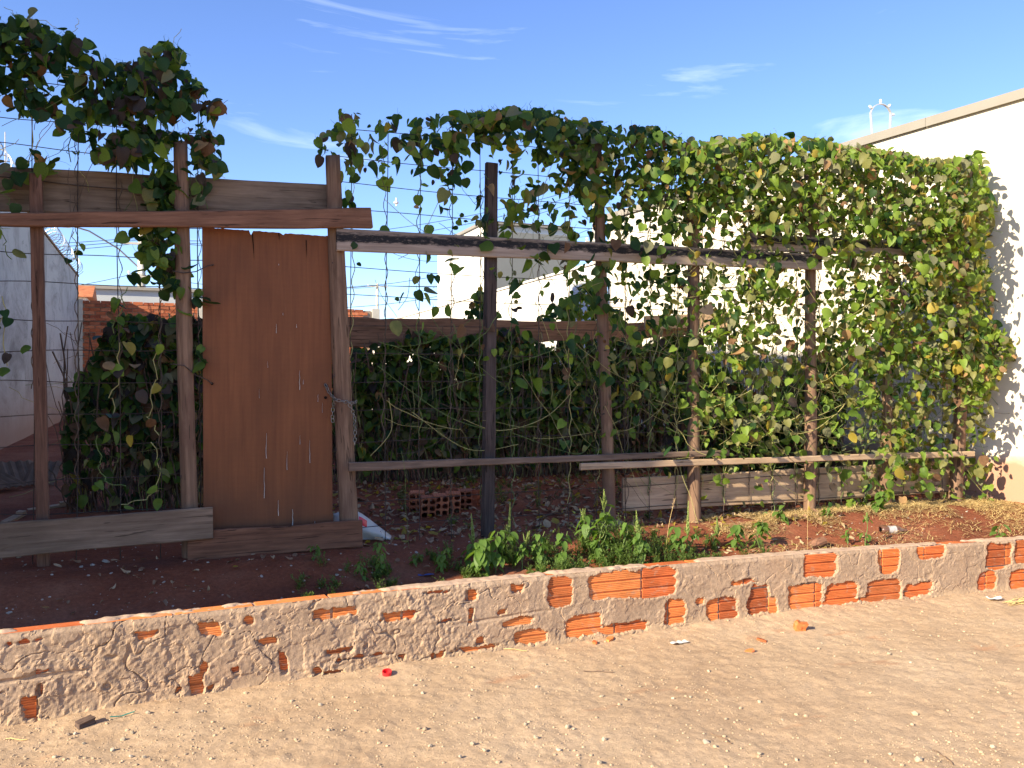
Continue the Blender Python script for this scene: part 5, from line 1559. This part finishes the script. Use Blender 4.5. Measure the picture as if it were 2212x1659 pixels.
# brown bottle on the red soil
def bottle_mat():
    m, nt, b = newmat('brown_bottle_plastic', .3, .5)
    tc = nd(nt, 'ShaderNodeTexCoord'); sp = nd(nt, 'ShaderNodeSeparateXYZ'); nt.links.new(tc.outputs['Object'], sp.inputs[0])
    nz = noise(nt, coords(nt, rand=False), 18, 5, .6)
    col = ramp(nt, nz, [(.3, (.075, .032, .02)), (.7, (.17, .085, .055))])
    mr = ramp(nt, sp.outputs[0], [(0.055, gray(0)), (0.06, gray(1)), (0.125, gray(1)), (0.13, gray(0))])
    col = mixc(nt, mixc(nt, 1.0, mr, ramp(nt, nz, [(.4, gray(.25)), (.55, gray(.8))]), 'MULTIPLY'), col, (.55, .52, .50))
    nt.links.new(col, b.inputs['Base Color']); return m
M['bottle'] = bottle_mat()
mb = MB(); prof = [(0, .020), (.004, .033), (.02, .038), (.05, .037), (.09, .033), (.12, .036), (.15, .037), (.175, .028), (.195, .016), (.215, .0135), (.218, .016), (.228, .016), (.230, .005)]
n = 16; V = []
for x, r in prof:
    for j in range(n):
        a = 2 * math.pi * j / n; k = 1 + .07 * math.sin(3 * a + 30 * x); V.append((x, r * k * math.cos(a), r * k * .86 * math.sin(a)))
mb.add(V, [(k * n + j, k * n + (j + 1) % n, (k + 1) * n + (j + 1) % n, (k + 1) * n + j) for k in range(len(prof) - 1) for j in range(n)] + [tuple(range(n))])
c = on_soil(1902, 1152); o = mb.build('bottle', M['bottle'], None, True); o.location = c + Vector((0, 0, .028)); o.rotation_euler = (.6, R(4), R(-10)); tag(o, 'dented brown plastic bottle lying on the sunlit red soil at right', 'bottle')
# stub of wood in the soil behind the wall
c = on_soil(1765, 1182); mb = MB()
mb.tube([(0, 0, 0), (.06, .0, .035), (.12, .01, .05)], [.032, .034, .030], 9); o = mb.build('wood_stub', M['wood_rust'], None); o.location = c + Vector((-.07, -.0, .0)); o.rotation_euler = (0, 0, R(-16)); tag(o, 'short reddish wood stub just behind the low wall on the right', 'wood')
# leaning sheets at the left behind the fence
for i, (x, y, w, h_, a, tl_) in enumerate(((50, 1030, .35, .42, .35, 1.0), (80, 1034, .3, .45, -.1, 1.1), (36, 1042, .32, .35, .8, 1.25))):
    c = on_soil(x, y + 20); mb = MB(); nseg = 14
    V = []
    for k in range(nseg + 1):
        xx = -w / 2 + w * k / nseg; e = .012 * math.cos(k * 1.8)
        V += [(xx, e, 0), (xx, e, h_), (xx, e + .007, h_), (xx, e + .007, 0)]
    Ff = [(4 * k + q, 4 * (k + 1) + q, 4 * (k + 1) + (q + 1) % 4, 4 * k + (q + 1) % 4) for k in range(nseg) for q in range(4)] + [(0, 1, 2, 3), (4 * nseg + 3, 4 * nseg + 2, 4 * nseg + 1, 4 * nseg)]
    mb.add(V, Ff); o = mb.build('roof_sheet', M['fibre'], None); o.location = c + Vector((0, 0, .01 + .02 * i)); o.rotation_euler = (-tl_, 0, a)
    tag(o, 'dirty corrugated sheet lying tilted on the shaded ground by the grey wall, %s of three' % ('front', 'right', 'left')[i] if False else 'dirty corrugated sheet tilted on the shaded ground at far left, %s of three' % ('middle', 'rightmost', 'lowest')[i], 'roof sheet')
for i, (x, y, lab) in enumerate(((105, 1098, 'pale plank scrap on the shaded ground behind the thin square post'), (30, 1122, 'short pale wood scrap behind the bottom left board'))):
    c = on_soil(x, y); mb = MB(); mb.box((-.16, -.03, 0), (.16, .03, .02)); mb.box((.09, -.028, .0205), (.15, .026, .04)); o = mb.build('plank_scrap', M['wood_tan'], None); o.location = c; o.rotation_euler = (.1, -.08, .3 + i); tag(o, lab, 'plank')

# ------------------------------------------------------------------ weeds
WL = []
def ovate(rs):
    V, F = leaf_shape(.25, .15, .78); return V, F
wl_v = [leaf_shape(.3, .25, .72), leaf_shape(.15, .4, .65, .2), leaf_shape(.45, .1, .7, -.2)]
wl_me = [np_mesh('leaf', v, f, M['weed'], smooth=True) for v, f in wl_v]
def amaranth(x, y, ytop, nl, label, seed, spike=.3, lean=0.0, lsize=.06, side=3):
    rs = np.random.default_rng(seed); c = on_soil(x, y)
    d = depth(c); H = (y - ytop) / FPX * d
    e = empty('amaranth_weed', c); tag(e, label, 'weed')
    stem = [Vector((lean * H * t * t + .012 * math.sin(5 * t + seed), .01 * math.sin(4 * t), H * t * (1 - (spike if spike else .0)))) for t in np.linspace(0, 1, 9)]
    mb = MB(); mb.tube(stem, [.0045 - .0003 * k for k in range(9)], 5)
    tips = []
    for k in range(side):
        t0 = stem[2 + k % 5]; a = rs.uniform(0, 6.28); q = t0 + Vector((math.cos(a) * .5, math.sin(a) * .5, .8)) * H * rs.uniform(.15, .3)
        mb.tube([t0, t0.lerp(q, .5) + Vector((math.cos(a), math.sin(a), 0)) * .01, q], [.003, .0025, .0018], 4); tips.append((t0, q))
    mb.build('stem', M['stem_green'], e)
    for k in range(nl):
        if tips and rs.random() < .5:
            a_, b_ = tips[rs.integers(0, len(tips))]; p = a_.lerp(b_, rs.uniform(.3, 1))
        else:
            p = stem[rs.integers(1, 9)].copy()
        o = link('leaf', wl_me[rs.integers(0, 3)], e); s = lsize * rs.uniform(.6, 1.25); az = rs.uniform(0, 6.28)
        o.rotation_euler = (Matrix.Rotation(az, 3, 'Z') @ Matrix.Rotation(rs.uniform(.5, 1.5), 3, 'X').to_3x3()).to_euler() if False else (Matrix.Rotation(az, 3, 'Z') @ Matrix.Rotation(-rs.uniform(.6, 1.4), 3, 'X')).to_euler()
        o.location = p + (Matrix.Rotation(az, 3, 'Z') @ Vector((0, -.018, .0))); o.scale = (s, s, s)
    if spike:
        def spk(p, q, r, nm='seed_spike'):
            mb = MB(); n_ = 22
            for k in range(n_):
                t = k / (n_ - 1); c_ = p.lerp(q, t); rr = r * (1 - .75 * t) * (.55 + .45 * min(1, 8 * t))
                for w_ in range(7):
                    a = rs.uniform(0, 6.28); u_ = Vector((math.cos(a), math.sin(a), rs.uniform(-.1, .6))); pt = c_ + u_ * rr
                    b1 = u_.orthogonal().normalized() * rr * .55; b2 = u_.cross(b1).normalized() * rr * .7
                    mb.add([c_, c_ + u_ * rr * .7 + b1, pt + Vector((0, 0, rr * .6)), c_ + u_ * rr * .7 - b1, c_ + u_ * rr * .6 + b2], [(0, 1, 2, 3), (0, 4, 2)])
            mb.tube([p, q], [r * .3, r * .15], 4)
            mb.build(nm, M['spike'], e)
        p = stem[-1]; q = Vector((lean * H * 1.25, 0, H)); spk(p, q, .014)
        for _ in range(4):
            a = rs.uniform(0, 6.28); b_ = p.lerp(stem[-2], rs.random()); spk(b_, b_ + Vector((math.cos(a) * .03, math.sin(a) * .03, .045 + .03 * rs.random())), .008)
    return e
amaranth(1090, 1215, 1086, 22, 'amaranth weed with tall pale seed spike behind the middle of the low wall', 1, .5, .08, .07, 4)
amaranth(1042, 1246, 1165, 34, 'broad-leaved bright weed leaning over the wall top left of the seed spike', 2, 0, -.05, .085, 6)
amaranth(1018, 1225, 1110, 14, 'shaded weed with dark seed spike at the left of the sunlit weeds', 3, .5, 0, .06, 3)
amaranth(1296, 1215, 1058, 34, 'tallest amaranth weed with drooping top in front of the round post', 4, .22, .05, .075, 5)
amaranth(1270, 1200, 1100, 18, 'leafy weed standing close left of the tallest amaranth', 14, .15, -.1, .075, 4)
amaranth(1390, 1222, 1103, 24, 'amaranth weed with stout leaning seed spike below the bottom board end', 5, .4, -.12, .075, 4)
amaranth(1487, 1208, 1084, 14, 'amaranth weed with slender upright seed spike before the tall round post', 6, .55, .0, .05, 3)
amaranth(1125, 1232, 1150, 20, 'small seeding weed between the pale spike and the feathery weeds', 7, .3, .2, .06, 4)
amaranth(1545, 1190, 1120, 16, 'short weed with thin spike at the right end of the feathery weeds', 8, .5, .05, .05, 2)
amaranth(1640, 1185, 1125, 26, 'low round-leaved weed behind the wall, right of the feathery weeds', 9, 0, .1, .065, 6)
amaranth(1590, 1190, 1135, 22, 'pale green low weed with rounded leaves near the wall top', 10, 0, -.1, .07, 6)
amaranth(1872, 1182, 1108, 10, 'young upright weed growing left of the brown bottle', 11, .2, .0, .065, 2)
amaranth(1832, 1180, 1140, 8, 'tiny weed on the wall edge right of the wood stub', 12, 0, .1, .045, 2)
amaranth(2158, 1172, 1135, 6, 'low weed with yellow leaf near the right picture edge', 13, 0, .15, .08, 2)
amaranth(1690, 1130, 1092, 14, 'small leafy weed at the foot of the sunlit post where the tar rail ends', 15, 0, .0, .06, 3)
amaranth(1900, 1105, 1062, 26, 'round-leaved weed clustered at the foot of the slender vine-covered post', 16, 0, .0, .075, 5)
amaranth(1790, 1120, 1085, 14, 'small weed in the dry straw between two sunlit posts', 17, 0, .0, .05, 3)
amaranth(680, 1212, 1178, 20, 'small dark weed tuft in front of the door kickboard', 18, 0, .0, .03, 6)
amaranth(820, 1248, 1172, 40, 'shaded bushy weed right of the plastic bag', 19, 0, .05, .035, 9)
amaranth(780, 1255, 1215, 30, 'low shaded weed on the soil below the plastic bag', 20, 0, .0, .03, 8)
amaranth(955, 1240, 1185, 44, 'dark shaded weed clump left of the sunlit weeds', 21, 0, .1, .04, 9)
amaranth(900, 1225, 1195, 18, 'tiny shaded weed on the soil below the brick row', 22, 0, .0, .03, 5)
for i_, (x, y, yt, nl, lab) in enumerate(((1165, 1232, 1150, 26, 'broad-leaved weed at the left edge of the feathery weeds'), (1215, 1222, 1148, 22, 'leafy weed among the feathery weeds, left of the tallest amaranth'),
        (1345, 1218, 1130, 26, 'leafy weed right of the tallest amaranth'), (1455, 1205, 1140, 22, 'leafy weed right of the dry grass stalk'), (1070, 1240, 1150, 30, 'bright broad-leaved weed below the tall pale seed spike'), (1310, 1205, 1120, 24, 'bushy leaves at the foot of the tallest amaranth'))):
    amaranth(x, y, yt, nl, lab, 40 + i_, 0, .1, .062, 6)
# thin dry stalks
for (x, y, yt, ln, lab) in ((1438, 1212, 1078, .18, 'dry grass stalk with brown seed head left of the tall round post'), (1744, 1195, 1082, .02, 'straight pale dry stalk rising behind the wall, right side')):
    c = on_soil(x, y); H = (y - yt) / FPX * depth(c); mb = MB(); mb.tube([(ln * H * t * t, 0, H * t) for t in np.linspace(0, 1, 9)], .0013, 4, 0)
    if 'seed' in lab:
        for k in range(26):
            t = .84 + .16 * k / 25; p = Vector((ln * H * t * t, 0, H * t)); u_ = Vector((rs.normal(), rs.normal(), .6)).normalized() * .012; mb.add([p, p + u_ + Vector((.003, 0, 0)), p + u_ * 1.6, p + u_ - Vector((.003, 0, 0))], [(0, 1, 2, 3)], 1)
    o = mb.build('dry_stalk', [M['straw'], M['litter2']], None); o.location = c; tag(o, lab, 'stalk')
# feathery ground weed: tufts of leaning stems set with small narrow leaves
def feathery(n, fx, lab, seed, hmax, nst=7):
    rs = np.random.default_rng(seed); Vs, Fs, b = [], [], 0
    for _ in range(n):
        x, y = fx(rs); z = sz(x, y); H0 = rs.uniform(.55, 1.1) * hmax(x, y)
        for _s in range(int(rs.integers(max(2, nst - 3), nst + 3))):
            H = H0 * rs.uniform(.5, 1.0); a0 = rs.uniform(0, 6.28); ln = rs.uniform(.15, .95)
            bot = np.array([x + rs.normal(0, .012), y + rs.normal(0, .012), z])
            tip = bot + np.array([ln * H * math.cos(a0), ln * H * math.sin(a0), H])
            mid = bot + np.array([ln * H * .35 * math.cos(a0), ln * H * .35 * math.sin(a0), H * .6])
            w = np.array([-math.sin(a0), math.cos(a0), 0]) * .0014
            Vs.append(np.stack([bot - w, bot + w, mid + w * .8, mid - w * .8, tip + w * .3, tip - w * .3])); Fs.append(np.array([[0, 1, 2, 3], [3, 2, 4, 5]]) + b); b += 6
            for q in range(int(7 + H * 95)):
                t = rs.uniform(.12, 1.0); p = bot + (mid - bot) * t / .6 if t < .6 else mid + (tip - mid) * (t - .6) / .4
                az = rs.uniform(0, 6.28); L_ = rs.uniform(.014, .034) * (1.2 - .55 * t); el = rs.uniform(-.1, 1.0)
                d_ = np.array([math.cos(az) * math.cos(el), math.sin(az) * math.cos(el), math.sin(el)]); s_ = np.array([-math.sin(az), math.cos(az), 0]) * L_ * rs.uniform(.14, .24)
                Vs.append(np.stack([p, p + d_ * L_ * .5 + s_, p + d_ * L_, p + d_ * L_ * .5 - s_])); Fs.append(np.array([[0, 1, 2, 3]]) + b); b += 4
    o = link('feathery_weeds', np_mesh('feathery_weeds', np.concatenate(Vs), np.concatenate(Fs), M['weed2'])); tag(o, lab, 'weeds', kind='stuff')
def fxy(rs):
    while True:
        px = 1110 + 560 * rs.beta(1.2, 2.0); p = at(px, 1200, 5.1); x = p.x; y = float(yw(x)) + TH + .02 + rs.random() ** 1.3 * .48
        return x, y
feathery(150, fxy, 'feathery green weeds growing along the inside of the low wall in the sun', 61, lambda x, y: .34 * float(vnoise(x / .16, y / .16, 14)) ** 1.5 + .045)
def fxy2(rs):
    px = rs.choice([820, 955, 680, 1000]) + rs.normal(0, 22); x = at(px, 1220, 5.2).x; return x, float(yw(x)) + TH + .06 + rs.random() * .5
feathery(45, fxy2, 'thin shaded weeds on the soil between the door and the sunlit weeds', 62, lambda x, y: .10)
def fxy3(rs):
    return rs.uniform(1.9, 6.6), rs.uniform(5.9, 9.2)
feathery(80, fxy3, 'low weeds on the shaded garden floor behind the fence', 63, lambda x, y: .14)
# straw and leaf litter
def straw(n, fx, lab, seed):
    rs = np.random.default_rng(seed); Vs, Fs, b = [], [], 0
    for _ in range(n):
        x, y = fx(rs); L_ = rs.uniform(.03, .14); a = rs.uniform(0, 6.28); z = sz(x, y) + rs.uniform(.002, .022)
        d_ = np.array([math.cos(a), math.sin(a), rs.normal(0, .12)]) * L_; s_ = np.array([-math.sin(a), math.cos(a), 0]) * rs.uniform(.0008, .0022); u_ = np.array([0, 0, .0016])
        p = np.array([x, y, z]); m_ = p + d_ * .5 + np.array([0, 0, rs.uniform(0, .012)])
        Vs.append(np.stack([p - s_, p + s_, m_ + s_ + u_, m_ - s_ + u_, p + d_ + s_, p + d_ - s_])); Fs.append(np.array([[0, 1, 2, 3], [3, 2, 4, 5]]) + b); b += 6
    o = link('dry_straw', np_mesh('dry_straw', np.concatenate(Vs), np.concatenate(Fs), M['straw'])); tag(o, lab, 'straw', kind='stuff')
def sxy(rs):
    while True:
        x = rs.uniform(3.9, 7.15); y = rs.uniform(5.0, 6.0)
        w = float(sstep(.25, .75, (y - 5.05) / .75)) * .9 + .22 + .5 * float(sstep(6.2, 6.8, x))
        w *= float(vnoise(x / .3, y / .2, 15) > .38)
        if rs.random() < w: return x, y
straw(11000, sxy, 'dry yellow straw strewn at the foot of the sunlit fence', 71)
def litter(n, fx, lab, seed, size=(.03, .075), mats=(0.45, .40, .15)):
    rs = np.random.default_rng(seed); Vs, Fs, Ms, b = [], [], [], 0
    for _ in range(n):
        x, y = fx(rs); s = rs.uniform(*size); V, F = VAR[rs.integers(0, 6)]
        Rm = Matrix.Rotation(rs.uniform(0, 6.28), 3, 'Z') @ Matrix.Rotation(R(-90) + rs.normal(0, .35), 3, 'X')
        Vs.append((V * s) @ np.array(Rm).T + np.array([x, y, sz(x, y) + .008 + abs(rs.normal(0, .008))])); Fs.append(F + b); Ms.append(np.full(len(F), rs.choice(3, p=mats))); b += len(V)
    o = link('leaf_litter', np_mesh('leaf_litter', np.concatenate(Vs), np.concatenate(Fs), [M['litter1'], M['litter2'], LEAF[5]], np.concatenate(Ms))); tag(o, lab, 'leaf litter', kind='stuff')
litter(2600, lambda rs: (rs.uniform(.2, 6.6), rs.uniform(5.75, 9.4)), 'brown fallen leaves on the shaded ground behind the fence', 81)
litter(260, lambda rs: ((lambda x: (x, float(yw(x)) + TH + .05 + rs.random() ** .8 * .95))(rs.uniform(2.2, 5.0))), 'yellow and brown fallen leaves among the sunlit weeds', 82, (.02, .05), (.2, .45, .35))
litter(90, lambda rs: ((lambda x: (x, float(yw(x)) + TH + .1 + rs.random() * 1.1))(rs.uniform(-.6, 2.2))), 'few dry leaves on the shaded soil before the door', 83, (.02, .05), (.5, .45, .05))
